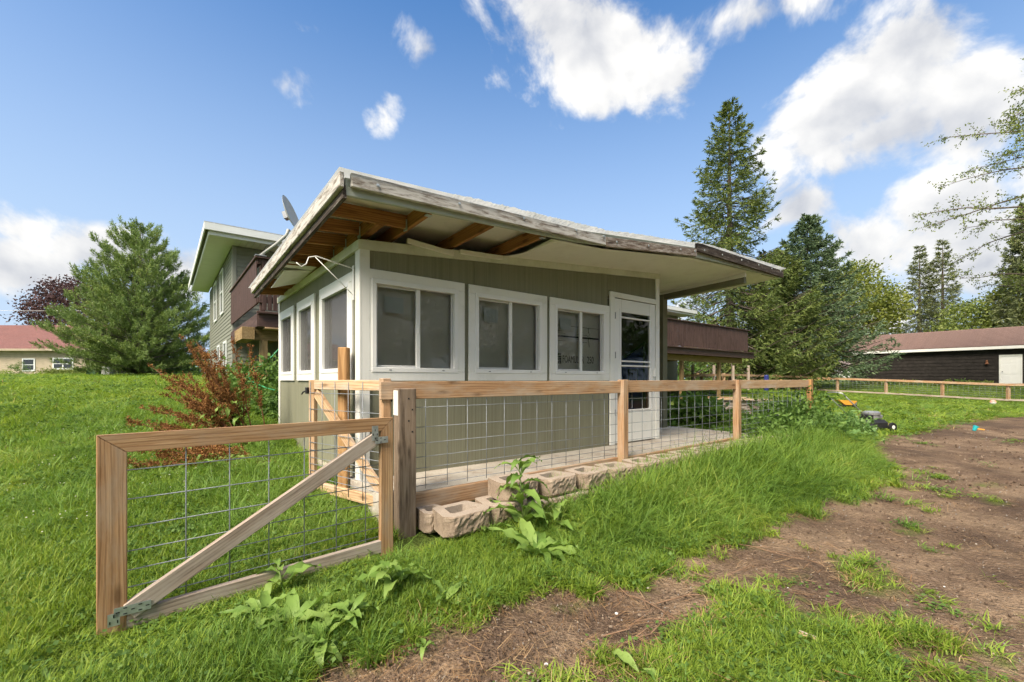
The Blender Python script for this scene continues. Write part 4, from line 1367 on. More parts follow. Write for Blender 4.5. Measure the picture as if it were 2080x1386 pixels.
# ------------------------------------------------------------------ black barn
def build_barn():
    Pn = Vector((28.3, 36.6, 0))                      # far left corner; long side runs towards the camera's right
    d = Vector((.617, -.787, 0)); n = Vector((-.787, -.617, 0))
    # frame: x along the wall, y into the barn
    M = Matrix(((d.x, -n.x, 0, Pn.x), (d.y, -n.y, 0, Pn.y), (0, 0, 1, 0), (0, 0, 0, 1)))
    t = thing('black_barn', Pn + Vector((4, -4, .8)), 'long low black barn with brown shingle roof and white door', 'barn', M=M)
    L, D, z0, z1 = 15.0, 8.0, .5, 3.5
    mp = lambda a, dd, z: (a, -dd, z)
    dx0, dx1 = 8.05, 9.10
    wl = box('wall', (0, .0, z0 - .3), (dx0 - .002, .15, z1), MT['barn'], t, M=M)
    wl2 = box('wall', (dx1 + .002, .0, z0 - .3), (L, .15, z1), MT['barn'], t, M=M)
    box('wall', (dx0, .001, 2.92), (dx1, .149, z1), MT['barn'], t, M=M)
    box('wall', (0, .151, z0 - .3), (.15, D, z1), MT['barn'], t, M=M)
    box('wall', (L - .15, .151, z0 - .3), (L, D, z1), MT['barn'], t, M=M)
    box('wall', (.151, D - .15, z0 - .3), (L - .151, D - .001, z1), MT['barn'], t, M=M)
    k = 0; z = .78
    while z < z1 - .1:
        for (a, b, par) in ((-.02, dx0 - .08, wl), (dx1 + .08, L, wl2)):
            pts = [(a, -.001, z), (a, -.035, z + .004), (a, -.012, z + .246), (a, -.001, z + .246)]
            extr('board', pts, (b - a, 0, 0), MT['barn'], par, M=M)
        z += .243
    for (a, b, za, zb) in ((0, 0, 0, 0),):
        pass
    box('foundation', (-.01, -.012, .1), (L, -.0005, .775), MT['concrete'], t, M=M)
    dr = box('door', (dx0 + .08, -.01, .87), (dx1 - .08, .04, 2.86), MT['vinyl'], t, M=M)
    for a, b in (((dx0, -.04, .85), (dx0 + .078, .0, 2.95)), ((dx1 - .078, -.04, .85), (dx1, .0, 2.95)), ((dx0 + .079, -.04, 2.862), (dx1 - .079, 0, 2.95))):
        box('door_frame', a, b, MT['white'], dr, M=M)
    for i in range(2):
        for (za, zb) in ((1.0, 1.55), (1.65, 2.3), (2.4, 2.75)):
            box('door_panel', (dx0 + .17 + i * .38, -.022, za), (dx0 + .47 + i * .38, -.011, zb), MT['vinyl'], dr, M=M, bev=.01)
    lathe('knob', [(.01, 0), (.03, .02), (.035, .05), (.02, .07)], MT['steel'], dr, W=M @ Matrix.Translation((dx0 + .16, -.012, 1.82)) @ Matrix.Rotation(math.radians(90), 4, 'X'), n=10)
    lm = box('wall_lamp', (dx0 - .62, -.16, 2.45), (dx0 - .50, -.03, 2.62), MT['rust'], t, M=M, bev=.03)
    lathe('lamp_shade', [(.03, 0), (.09, -.10), (.10, -.16), (.09, -.165)], MT['rust'], lm, W=M @ Matrix.Translation((dx0 - .56, -.10, 2.5)), n=12)
    # roof
    pitch = .36; oh = .35
    ang = math.atan(pitch); ln = (D / 2 + oh) / math.cos(ang)
    for s in (0, 1):
        R = M @ (Matrix.Translation((-.4, -oh, z1 + .05 - 0)) if s == 0 else Matrix.Translation((L + .4, D + oh, z1 + .05)) @ Matrix.Rotation(math.pi, 4, 'Z')) @ Matrix.Rotation(ang, 4, 'X')
        o = bpy.data.objects.new('roof', box_mesh(L + .8, ln, .06, MT['barnroof'], .004))
        reg(o, R @ Matrix.Translation(((L + .8) / 2, ln / 2, .0)), t)
        if s == 0:
            r0 = o
            for i in range(int(ln / .3)):
                pts = [((0, .3 * i, .031)), ((0, .3 * i, .045)), ((0, .3 * i + .3, .033)), ((0, .3 * i + .3, .031))]
                extr('shingle_course', pts, (L + .8, 0, 0), MT['barnroof'], o, M=R)
    box('fascia', (-.4, -oh - .03, z1 - .16), (L + .4, -oh - .002, z1 + .035), MT['white'], t, M=M)
    box('soffit', (-.4, -oh, z1 - .05), (L + .4, .0, z1 - .03), MT['white'], t, M=M)
    for a in (.0, L - .15):
        extr('gable', [(a, 0, z1), (a, D, z1), (a, D / 2, z1 + D / 2 * pitch)], (.15, 0, 0), MT['barn'], t, M=M)


build_barn()


def build_neighbour():
    t = thing('tan_house', (-46, 41, 1.6), 'tan sided bungalow with red shingle roof beyond the lawn', 'house', M=WF)
    x0, x1, y0, y1, z0, z1 = -58, -38.6, 41, 49, 1.2, 4.05
    for a, b in (((x0, y0, z0), (x1, y0 + .2, z1)), ((x1 - .2, y0 + .201, z0), (x1, y1, z1)), ((x0, y1 - .2, z0), (x1 - .201, y1, z1))):
        box('wall', a, b, MT['tan'], t, M=WF)
    def win(a, b, c, d, split):
        w = box('window', (a, y0 - .06, c), (b, y0 - .002, d), MT['hfas'], t, M=WF)
        n = 2 if split else 1
        for k in range(n):
            xa = a + .12 + (b - a - .12) * k / n; xb = a + (b - a - .12) * (k + 1) / n
            for (za, zb) in ((c + .14, (c + d) / 2 - .03), ((c + d) / 2 + .03, d - .12)):
                box('pane', (xa, y0 - .075, za), (xb, y0 - .062, zb), MT['dark'], w, M=WF, bev=0)
    f = lambda px: (px - CX) / FPX * 41
    win(f(46), f(72), 2.05, 3.25, False); win(f(108), f(150), 2.2, 3.3, True)
    # roof
    rz = 6.75
    for s, (ya, yb) in enumerate(((y0 - .6, 45), (y1 + .6, 45))):
        v = [(x0 - .5, ya, z1 + .0), (x1 + .5, ya, z1 + .0), (x1 + .5, yb, rz), (x0 - .5, yb, rz)]
        Ly = math.hypot(yb - ya, rz - z1)
        an = math.atan2(rz - z1, yb - ya) if s == 0 else math.atan2(rz - z1, ya - yb)
        W = Matrix.Translation((x0 - .5, ya, z1 + .02)) @ Matrix.Rotation(an, 4, 'X') if s == 0 else Matrix.Translation((x1 + .5, ya, z1 + .02)) @ Matrix.Rotation(math.pi, 4, 'Z') @ Matrix.Rotation(an, 4, 'X')
        o = bpy.data.objects.new('roof', box_mesh(x1 - x0 + 1, Ly, .08, MT['redroof'], .004))
        reg(o, W @ Matrix.Translation(((x1 - x0 + 1) / 2, Ly / 2, 0)), t)
    box('fascia', (x0 - .5, y0 - .64, z1 - .14), (x1 + .5, y0 - .61, z1 + .05), MT['tan'], t, M=WF)
    extr('gable', [(x1, y0, z1), (x1, y1, z1), (x1, 45, rz - .1)], (-.2, 0, 0), MT['tan'], t, M=WF)


build_neighbour()


def far_house(px0, px1, ytop, ybase, Y, wall, roof, label, rise=1.6):
    a, b = at(px0, ybase, Y), at(px1, ybase, Y)
    zt = at(px0, ytop, Y).z; zb = min(a.z, 1.2) - .3
    t = thing('far_house', (a + b) / 2, label, 'house', M=WF)
    box('wall', (a.x, Y, zb), (b.x, Y + 7, zt), wall, t, M=WF)
    extr('roof', [(a.x - .3, Y - .4, zt), (a.x - .3, Y + 7.4, zt), (a.x - .3, Y + 3.5, zt + rise)], (b.x - a.x + .6, 0, 0), roof, t, M=WF)
    n = max(2, int((b.x - a.x) / 3))
    for k in range(n):
        x = a.x + (b.x - a.x) * (k + .5) / n
        w = box('window', (x - .5, Y - .05, zb + 1.6), (x + .5, Y - .002, zb + 2.7), MT['hfas'], t, M=WF)
        box('pane', (x - .4, Y - .07, zb + 1.7), (x + .4, Y - .052, zb + 2.6), MT['dark'], w, M=WF, bev=0)


far_house(1500, 1565, 742, 766, 85, MT['farwhite'], MT['redroof'], 'far white house with a dull red roof behind the spruce trunks')
far_house(1560, 1650, 757, 772, 75, MT['faryellow'], MT['farroof'], 'far low yellow building behind the paired tree trunks', 1.0)
far_house(1652, 1690, 748, 768, 95, MT['faryellow'], MT['farroof'], 'far small yellow gabled house between the yellow building and the barn', 2.2)
far_house(1700, 1800, 750, 768, 100, MT['farwhite'], MT['farroof'], 'far long white house partly behind the black barn', 2.0)
# ------------------------------------------------------------------ foliage
def unit(a): return a / (np.linalg.norm(a, axis=-1, keepdims=True) + 1e-9)


def cards(P, D, L, W, rng, curl=.15):
    """diamond shaped leaves: base P, direction D, length L, width W -> V, F(tri)"""
    n = len(P)
    D = unit(D)
    S_ = unit(np.cross(D, rng.normal(size=(n, 3))))
    N_ = np.cross(D, S_)
    L = np.broadcast_to(L, (n,))[:, None]; W = np.broadcast_to(W, (n,))[:, None]
    mid = P + D * L * .45
    V = np.stack([P, mid + S_ * W / 2 + N_ * L * curl * .3, mid - S_ * W / 2 + N_ * L * curl * .3, P + D * L - N_ * L * curl], 1).reshape(-1, 3)
    i = np.arange(n)[:, None] * 4
    F = np.concatenate([i + np.array([[0, 1, 2]]), i + np.array([[1, 3, 2]])], 0)
    return V, F


def join(parts):
    Vs, Fs, o = [], [], 0
    for V, F in parts:
        Vs.append(V); Fs.append(F + o); o += len(V)
    return np.concatenate(Vs), np.concatenate(Fs)


def tubes_quads(lines):
    """list of (points, radii, n) -> one quad mesh"""
    Vs, Fs, o = [], [], 0
    for pts, rr, n in lines:
        v, f = tube_np(pts, rr, n, caps=False)
        Vs.append(np.array([tuple(x) for x in v])); Fs.append(np.array(f) + o); o += len(v)
    return np.concatenate(Vs), np.concatenate(Fs)


LEAF = dict(
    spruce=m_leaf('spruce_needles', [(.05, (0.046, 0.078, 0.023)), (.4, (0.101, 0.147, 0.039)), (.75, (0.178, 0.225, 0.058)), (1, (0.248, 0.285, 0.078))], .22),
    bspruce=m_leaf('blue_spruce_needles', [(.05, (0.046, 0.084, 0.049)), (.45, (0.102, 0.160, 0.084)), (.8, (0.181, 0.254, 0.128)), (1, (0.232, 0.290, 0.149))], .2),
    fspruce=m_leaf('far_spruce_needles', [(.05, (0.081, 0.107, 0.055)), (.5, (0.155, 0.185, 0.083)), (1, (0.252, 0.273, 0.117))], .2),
    pine=m_leaf('white_pine_needles', [(.05, (0.092, 0.149, 0.050)), (.45, (0.186, 0.273, 0.087)), (.8, (0.291, 0.378, 0.123)), (1, (0.403, 0.440, 0.126))], .28),
    maple=m_leaf('yellow_green_leaves', [(.05, (.09, .13, .025)), (.5, (.19, .23, .045)), (1, (.34, .36, .085))], .4),
    ash=m_leaf('pale_green_leaves', [(.05, (.10, .14, .035)), (.5, (.19, .245, .06)), (1, (.32, .36, .11))], .4),
    purple=m_leaf('dark_purple_leaves', [(.05, (.035, .020, .024)), (.5, (.085, .045, .048)), (1, (.15, .085, .085))], .25),
    green=m_leaf('mid_green_leaves', [(.05, (.055, .11, .022)), (.5, (.11, .205, .042)), (1, (.19, .29, .07))], .35),
    grass=m_leaf('grass_blades', [(.05, (0.110, 0.186, 0.022)), (.4, (0.199, 0.306, 0.036)), (.75, (0.301, 0.402, 0.055)), (.90, (0.411, 0.444, 0.091)), (1, (0.529, 0.432, 0.157))], .42, .5),
    tall=m_leaf('tall_grass_blades', [(.05, (0.073, 0.150, 0.025)), (.4, (0.147, 0.270, 0.045)), (.8, (0.255, 0.384, 0.074)), (1, (0.401, 0.456, 0.113))], .42, .5),
    dock=m_leaf('dock_leaves', [(.1, (.13, .235, .045)), (.5, (.20, .32, .07)), (.9, (.27, .38, .10))], .35, .45),
    squash=m_leaf('squash_leaves', [(.1, (.09, .19, .055)), (.5, (.15, .28, .085)), (.9, (.22, .35, .11))], .35, .5),
    seed=m_leaf('red_brown_seeds', [(.05, (0.098, 0.044, 0.021)), (.5, (0.219, 0.098, 0.039)), (.9, (0.347, 0.179, 0.064))], .15, .8, .1),
    stem=m_plain('green_stem', (.16, .22, .07), .6, .2, 10),
)


def crown_obj(name, V, F, mat, parent):
    o = np_obj(name, V, F, mat, parent)
    o['kind'] = 'stuff'
    return o


def spruce(name, x, y, h, R, seed, mat, label, group=None, z0=None, levels=46, per=7, spray=26, droop=.25, size=.34, clear=.04, gap=0.0, group_cat='tree', dead=True, peak=.82, tufts=7):
    rng = np.random.default_rng(seed)
    zb = gz(Vector((x, y, 0))) - .1 if z0 is None else z0
    t = thing(name, (x, y, zb), label, group_cat, group, M=WF)
    base = np.array([x, y, zb])
    tube('trunk', [base + np.array([.0, 0, 0]), base + np.array([.03, .02, h * .3]), base + np.array([0, .03, h * .7]), base + np.array([0, 0, h])],
         [h * .016 + .04, h * .012 + .02, h * .006 + .01, .01], MT['bark'], t, 10)
    parts, twigs = [], []
    for k in range(levels):
        f = min(.99, clear + (1 - clear) * (k + rng.random() * .7) / levels)
        z = h * f
        Lr = R * (1 - f) ** peak * min(1.0, .78 + f * 1.8)
        nb = per if f < .85 else max(4, per - 2)
        a0 = rng.random() * 6.28
        for b in range(nb):
            if rng.random() < gap: continue
            a = a0 + b * 6.28 / nb + rng.normal() * .3
            L = Lr * rng.uniform(.6, 1.15) + .15
            d = np.array([math.cos(a), math.sin(a), 0]); pd = np.array([-d[1], d[0], 0])
            s = np.linspace(.0, 1, 9)
            # leaves the trunk level, sags, tip turns up
            zc = L * ((.42 * (f - .42)) * s - droop * (1.15 - f) * np.sin(s * 2.5) * .7 + .20 * s ** 3)
            line = base + np.array([0, 0, z]) + d * (L * s)[:, None] + pd * (rng.normal() * .12 * L * s ** 2)[:, None] + np.array([0, 0, 1]) * zc[:, None]
            twigs.append(([line[0], line[4], line[8]], [max(.014, L * .014), max(.009, L * .008), .005], 4))
            n2 = max(6, int(spray * (.25 + .75 * L / R)))
            # side twigs, shorter towards the tip, hanging; each carries rows of needle tufts
            ss = rng.uniform(.10, 1, n2) ** .8
            idx = np.clip(ss * 8, 0, 7.999); i0 = idx.astype(int); fr = (idx - i0)[:, None]
            pc = line[i0] * (1 - fr) + line[i0 + 1] * fr
            td = unit(line[i0 + 1] - line[i0])
            sg = np.where(rng.random(n2) < .5, -1.0, 1.0)[:, None]
            l2 = (np.minimum(.95, .16 + .42 * L * (1.08 - ss)) * rng.uniform(.6, 1.1, n2))[:, None]
            hang = -droop * (1.25 - f) * rng.uniform(.8, 2.2, (n2, 1))
            d2 = unit(td * rng.uniform(.5, 1.0, (n2, 1)) + pd * sg * rng.uniform(.5, 1.0, (n2, 1)) + np.array([0, 0, 1]) * hang)
            m_ = tufts
            for r_i in range(m_):
                tt = (r_i + rng.random((n2, 1))) / m_
                p = pc + d2 * l2 * tt + np.array([0, 0, -1]) * (l2 * tt) ** 2 * .25
                dd = d2 * .9 + rng.normal(size=(n2, 3)) * .42 + np.array([0, 0, -droop * .5])
                parts.append(cards(p, dd, size * rng.uniform(.5, 1.05, n2), size * .20 * rng.uniform(.6, 1.3, n2), rng, .10))
    V, F = join(parts)
    crown_obj('crown', V, F, mat, t)
    V, F = tubes_quads(twigs)
    np_obj('limbs', V, F, MT['bark'], t)['kind'] = 'stuff'
    return t


def pine(name, x, y, h, R, seed, label):
    rng = np.random.default_rng(seed)
    zb = gz(Vector((x, y, 0))) - .1
    t = thing(name, (x, y, zb), label, 'tree', M=WF)
    base = np.array([x, y, zb])
    tube('trunk', [base, base + np.array([.05, 0, h * .4]), base + np.array([0, .02, h])], [.2, .13, .02], MT['bark'], t, 10)
    parts, twigs = [], []
    lv = 30
    for k in range(lv):
        ft = .03 + .95 * ((k + rng.random() * .6) / lv)          # height of the branch tip
        Lr = R * (1 - ft) ** .60 * min(1, .50 + ft * 2.6)
        nb = 11 if ft < .75 else 6
        a0 = rng.random() * 6.28
        for b in range(nb):
            a = a0 + b * 6.28 / nb + rng.normal() * .25
            L = Lr * rng.uniform(.66, 1.10) + .18
            d = np.array([math.cos(a), math.sin(a), 0]); pd = np.array([-d[1], d[0], 0])
            up = .10 + .75 * ft
            z1 = h * ft * rng.uniform(.96, 1.03); z0_ = max(.25, z1 - L * up)
            s = np.linspace(0, 1, 7)
            line = base + d * (L * s)[:, None] + np.array([0, 0, 1]) * (z0_ + (z1 - z0_) * (s * .6 + .4 * s ** 2))[:, None] + pd * (rng.normal() * .1 * L * s ** 2)[:, None]
            twigs.append(([line[0], line[3], line[6]], [max(.015, L * .011), max(.01, L * .006), .005], 4))
            nc = int(9 + 19 * L / R)
            for c in range(nc):
                ss = 1.0 if c == 0 else rng.random() ** .6 * .98 + .02
                i = min(5, int(ss * 6)); fr = ss * 6 - i
                pc = line[i] * (1 - fr) + line[i + 1] * fr
                td = unit(line[i + 1] - line[i])
                o = (pd * rng.normal() * .24 * (1.2 - ss * .8) * min(1.2, L) + np.array([0, 0, 1]) * abs(rng.normal()) * .10) * (c > 0)
                axis = unit(td * .9 + pd * rng.normal() * .45 + np.array([0, 0, .45 + .8 * ft]))
                m_ = 30
                # a brush of needles strung along a short rising shoot
                tt = rng.random(m_)[:, None]
                p = pc + o + axis * tt * rng.uniform(.28, .46)
                dd = axis * .75 + rng.normal(size=(m_, 3)) * .55
                parts.append(cards(p, dd, rng.uniform(.12, .21, m_), rng.uniform(.020, .034, m_), rng, .10))
    V, F = join(parts)
    crown_obj('crown', V, F, LEAF['pine'], t)
    V, F = tubes_quads(twigs)
    np_obj('limbs', V, F, MT['bark2'], t)['kind'] = 'stuff'


def leafy(name, x, y, h, cz, rx, rz, seed, mat, label, nclu=260, per=55, leaf=.16, clu=.6, cat='tree', group=None, trunk_r=.22, z0=None, limbs=28, fill=.45, bark=None, offset=(0, 0)):
    """broadleaved tree or shrub: limbs to leaf clusters spread through an uneven crown"""
    rng = np.random.default_rng(seed)
    zb = gz(Vector((x, y, 0))) - .08 if z0 is None else z0
    t = thing(name, (x, y, zb), label, cat, group, M=WF)
    base = np.array([x, y, zb])
    c = base + np.array([offset[0], offset[1], cz])
    lumps = unit(rng.normal(size=(11, 3))); lw = rng.uniform(-.12, .22, 11)
    d = unit(rng.normal(size=(nclu, 3)))
    rad = (fill + (1 - fill) * rng.random(nclu) ** .5)
    bulge = 1 + (np.maximum(0, d @ lumps.T) ** 4 * lw).sum(1)
    P = c + d * (rad * bulge)[:, None] * np.array([rx, rx, rz])
    P = P[P[:, 2] > zb + .05]
    lines = []
    if trunk_r:
        top = c + np.array([0, 0, rz * .3])
        tr = tube('trunk', [base, base * .6 + top * .4 + np.array([.1, 0, 0]) * trunk_r, top], [trunk_r * 1.15, trunk_r * .8, trunk_r * .25], bark or MT['bark2'], t, 9)
        for p in P[rng.permutation(len(P))[:limbs]]:
            s = base + (top - base) * rng.uniform(.35, .9)
            mid = s * .5 + p * .5 + rng.normal(size=3) * .1 * rx + np.array([0, 0, -.06 * rx])
            lines.append(([s, mid, p], [trunk_r * .32, trunk_r * .16, .01], 5))
        V, F = tubes_quads(lines); np_obj('limbs', V, F, bark or MT['bark2'], t)['kind'] = 'stuff'
    n = len(P) * per
    PP = np.repeat(P, per, 0)
    og = rng.normal(size=(n, 3)) * clu * .5
    og[:, 2] *= .62
    PP = PP + og
    dd = unit(og) * .7 + rng.normal(size=(n, 3)) * .6 + np.array([0, 0, -.25])
    V, F = cards(PP, dd, leaf * rng.uniform(.6, 1.25, n), leaf * .62 * rng.uniform(.6, 1.2, n), rng, .18)
    crown_obj('crown' if trunk_r else 'foliage', V, F, mat, t)
    return t


# white pine on the lawn
p_ = at(284, 765, 24)
pine('white_pine', p_.x, 24, 8.3, 4.1, 3, 'broad blue-green white pine on the lawn left of the house')
# spruces and broadleaved trees on the right
spruce('norway_spruce', (1482 - CX) / FPX * 30, 30, 19.4, 5.5, 11, LEAF['spruce'], 'tallest ragged spruce behind the porch roof', levels=46, per=7, spray=38, droop=.30, size=.32, clear=.10, gap=.16, peak=.74, tufts=8)
spruce('dense_spruce', (1640 - CX) / FPX * 33, 33, 12.8, 5.6, 12, LEAF['bspruce'], 'dense dark blue-green spruce with two trunks left of the barn', levels=34, per=10, spray=38, droop=.16, size=.34, clear=.13, gap=.06, peak=.80, tufts=8)
spruce('low_spruce', (1568 - CX) / FPX * 31.5, 31.5, 9.6, 4.9, 21, LEAF['spruce'], 'drooping mid-height spruce filling between the tallest spruce and the dense one', levels=27, per=9, spray=38, droop=.42, size=.34, clear=.18, gap=.06, peak=.55, tufts=8)
leafy('maple_tree', (1735 - CX) / FPX * 44, 44, 10, 7.2, 3.9, 4.6, 13, LEAF['maple'], 'yellow-green broadleaved tree behind the dense spruce', 240, 60, .30, 1.1, trunk_r=.25)
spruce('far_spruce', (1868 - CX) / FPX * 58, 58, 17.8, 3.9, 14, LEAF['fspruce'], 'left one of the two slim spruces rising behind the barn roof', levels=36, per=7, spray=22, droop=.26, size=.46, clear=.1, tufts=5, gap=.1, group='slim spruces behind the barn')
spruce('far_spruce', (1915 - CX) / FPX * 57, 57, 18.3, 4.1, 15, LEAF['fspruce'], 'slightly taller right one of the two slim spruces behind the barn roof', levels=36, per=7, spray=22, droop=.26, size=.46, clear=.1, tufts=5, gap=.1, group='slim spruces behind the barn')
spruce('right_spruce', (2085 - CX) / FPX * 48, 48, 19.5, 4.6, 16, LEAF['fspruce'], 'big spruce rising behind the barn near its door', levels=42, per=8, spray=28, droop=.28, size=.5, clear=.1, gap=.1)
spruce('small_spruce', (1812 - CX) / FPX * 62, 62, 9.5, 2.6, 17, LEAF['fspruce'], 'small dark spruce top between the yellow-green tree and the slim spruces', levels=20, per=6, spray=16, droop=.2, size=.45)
leafy('young_tree', (1975 - CX) / FPX * 52, 52, 8, 6.2, 3.0, 3.2, 18, LEAF['ash'], 'light green tree crown peeping over the middle of the barn roof', 120, 50, .32, 1.0, trunk_r=.2)
leafy('young_tree', (2045 - CX) / FPX * 50, 50, 8, 7.0, 2.6, 3.4, 28, LEAF['maple'], 'yellowish tree crown over the barn roof above the white door', 90, 50, .32, 1.0, trunk_r=.2)


def airy_tree():
    """sparse tree whose trunk stands outside the frame; its long bare limbs reach in from the right"""
    rng = np.random.default_rng(31)
    x, y = 27.6, 20.5
    zb = gz(Vector((x, y, 0))) - .1
    t = thing('airy_tree', (x, y, zb), 'airy pale leaved tree reaching in with thin drooping branches', 'tree', M=WF)
    tube('trunk', [(x, y, zb), (x + .2, y, zb + 5), (x + .1, y + .2, zb + 11), (x, y, zb + 16)], [.34, .27, .16, .04], MT['bark2'], t, 10)
    lines, P, D = [], [], []
    for k in range(66):
        f = .28 + .72 * (k + rng.random()) / 66
        s = np.array([x, y, zb + 16 * f])
        a = rng.random() * 6.28
        L = (2.2 + 4.6 * math.sin(min(1, (1.12 - f) * 1.5) * 1.57)) * rng.uniform(.6, 1.08)
        d = np.array([math.cos(a), math.sin(a), rng.uniform(.05, .55)])
        q_ = np.linspace(0, 1, 8)
        line = s + d * (L * q_)[:, None] + np.array([0, 0, -1]) * (L * .22 * q_ ** 2)[:, None] + np.cumsum(rng.normal(size=(8, 3)) * .05 * L * .25, 0)
        lines.append((list(line), list(np.linspace(.05, .008, 8) * L / 5), 4))
        for j in range(26):
            ss = rng.uniform(.25, 1)
            i = min(6, int(ss * 7)); fr = ss * 7 - i
            p = line[i] * (1 - fr) + line[i + 1] * fr
            tw = unit(d + rng.normal(size=3) * .8 + np.array([0, 0, -.2])) * rng.uniform(.3, 1.0)
            lines.append(([p, p + tw * .5, p + tw + np.array([0, 0, -.06])], [.010, .007, .004], 3))
            m_ = 13
            tt = rng.uniform(.3, 1.05, m_)[:, None]
            P.append(p + tw * tt + rng.normal(size=(m_, 3)) * .07); D.append(tw * .5 + rng.normal(size=(m_, 3)) * .6 + np.array([0, 0, -.3]))
    P = np.concatenate(P); D = np.concatenate(D)
    V, F = cards(P, D, rng.uniform(.09, .17, len(P)), rng.uniform(.05, .08, len(P)), rng, .2)
    crown_obj('crown', V, F, LEAF['ash'], t)
    V, F = tubes_quads(lines); np_obj('limbs', V, F, MT['bark'], t)['kind'] = 'stuff'


airy_tree()
# purple maple behind the tan house and more trees on the left skyline
leafy('purple_maple', -58, 62, 11, 8.2, 7.4, 5.6, 41, LEAF['purple'], 'dark purple leaved tree behind the tan house', 420, 55, .36, 1.3, trunk_r=.35)
leafy('green_tree', -22, 60, 9, 4.5, 5.5, 4.0, 42, LEAF['green'], 'round green tree just visible behind the white pine', 200, 45, .36, 1.3, trunk_r=.3)
# trees across the drive behind the camera, mirrored in the porch windows
dt = leafy('drive_tree', 21, -8.5, 11, 6.2, 5.2, 5.6, 43, LEAF['green'], 'tree across the drive mirrored in the porch windows', 230, 46, .34, 1.2, trunk_r=.3, group='trees across the drive', z0=-.1)
for (x, y, a, s) in ((31, 4.5, 1.1, 1.05), (27, -2.5, 2.3, .92), (36, 13, 3.6, 1.1), (14, -15, 4.4, 1.0), (3, -17, 5.3, 1.1)):
    copy_thing(dt, Matrix.Translation((x, y, gz(Vector((x, y, 0))) - .1)) @ Matrix.Rotation(a, 4, 'Z') @ Matrix.Scale(s, 4))
# far wood on the right skyline
rngw = np.random.default_rng(50)
Pw = []
for k in range(150):
    x = rngw.uniform(20, 175); Y = rngw.uniform(125, 165)
    hh = rngw.uniform(3.0, 8.5)
    c = np.array([x, Y, 1.2 + hh * .5])
    m_ = 130
    Pw.append(c + rngw.normal(size=(m_, 3)) * np.array([2.6, 2.2, hh * .30]))
Pw = np.concatenate(Pw); Pw[:, 2] = np.maximum(Pw[:, 2], 1.0)
V, F = cards(Pw, rngw.normal(size=Pw.shape), 1.0, .8, rngw, .2)
tag(np_obj('far_wood', V, F, LEAF['green']), 'far-off green wood along the horizon on the right', 'wood', kind='stuff')
Pw = []
for k in range(90):
    x = rngw.uniform(-150, -18); Y = rngw.uniform(95, 125)
    hh = rngw.uniform(3.0, 7)
    m_ = 130
    Pw.append(np.array([x, Y, 1.7 + hh * .45]) + rngw.normal(size=(m_, 3)) * np.array([2.8, 2.2, hh * .30]))
Pw = np.concatenate(Pw); Pw[:, 2] = np.maximum(Pw[:, 2], 1.4)
V, F = cards(Pw, rngw.normal(size=Pw.shape), 1.0, .8, rngw, .2)
tag(np_obj('far_wood', V, F, LEAF['green']), 'far-off green wood along the horizon behind the tan house', 'wood', kind='stuff')

# ------------------------------------------------------------------ low plants
def shrub(name, x, y, r, h, seed, mat, label, cat='shrub', n=40, per=40, leaf=.07, clu=.2, group=None, z0=None):
    return leafy(name, x, y, h, h * .5, r, h * .55, seed, mat, label, n, per, leaf, clu, cat, group, trunk_r=0, fill=.2, z0=z0)


shrub('round_bush', *( (40 - CX) / FPX * 38, 38), .75, 1.2, 61, LEAF['green'], 'round grey-green bush in front of the tan house')
for i, px in enumerate((108, 140, 165)):
    shrub('ornamental_grass', (px - CX) / FPX * 39.5, 39.5, .9, .7, 62 + i, LEAF['ash'], 'tufts of pale ornamental grass along the tan house wall', 'plant', 30, 30, .16, .3, 'grass tufts along the tan house')
shrub('low_bush', (5 - CX) / FPX * 38.5, 38.5, 1.2, .5, 66, LEAF['grass'], 'low bright green bush at the foot of the tan house', n=40)
# climbing and trailing plants at the right end of the fence
k = 0
for (px, py, Y, r, h, lab) in ((1540, 0, 7.4, .55, .62, 'leafy raspberry-like bush right of the third fence post'), (1600, 0, 8.0, .6, .75, 'tall vine clump climbing the last fence span'),
                          (1640, 0, 8.6, .5, .95, 'vine clump wrapped round the last fence post'), (1560, 0, 8.9, .6, .8, 'green vines behind the last fence span'), (1690, 0, 8.6, .6, .55, 'trailing vines spilling past the last fence post')):
    x = (px - CX) / FPX * Y
    shrub('vine_bush', x, Y, r, h, 70 + k, LEAF['green'] if k != 4 else LEAF['squash'], lab, 'plant', 46, 44, .085, .24, 'vines at the end of the fence'); k += 1
shrub('garden_bush', (1400 - CX) / FPX * 9.6, 9.6, .55, .62, 79, LEAF['tall'], 'grassy green bush behind the porch post', 'plant', 40, 50, .16, .3)
shrub('garden_bush', (1455 - CX) / FPX * 9.8, 9.8, .5, .35, 80, LEAF['tall'], 'low grassy clump in front of the stacked timbers', 'plant', 30, 44, .14, .25)
shrub('under_deck_bush', -4.6, 8.3, .7, .85, 81, LEAF['green'], 'dark leafy bush at the foot of the deck post', n=50, per=44, leaf=.10, clu=.3)
shrub('under_deck_bush', -3.9, 7.6, .5, .62, 82, LEAF['green'], 'leafy bush growing beside the rear porch wall corner', n=40, per=44, leaf=.09, clu=.25)
shrub('under_deck_bush', -5.6, 9.3, .6, .7, 83, LEAF['green'], 'leafy bush below the house corner beside the lawn', n=40, per=44, leaf=.10, clu=.28)
# low plants along the barn foot
for i in range(12):
    s = .6 + i * .62
    p = Vector((28.3, 36.6, 0)) + Vector((.617, -.787, 0)) * s + Vector((-.787, -.617, 0)) * .45
    shrub('hosta', p.x, p.y, .36, .42, 90 + i, LEAF['ash'] if i % 3 else LEAF['green'], 'low hosta along the foot of the black barn wall', 'plant', 14, 26, .16, .16, 'hostas along the barn')


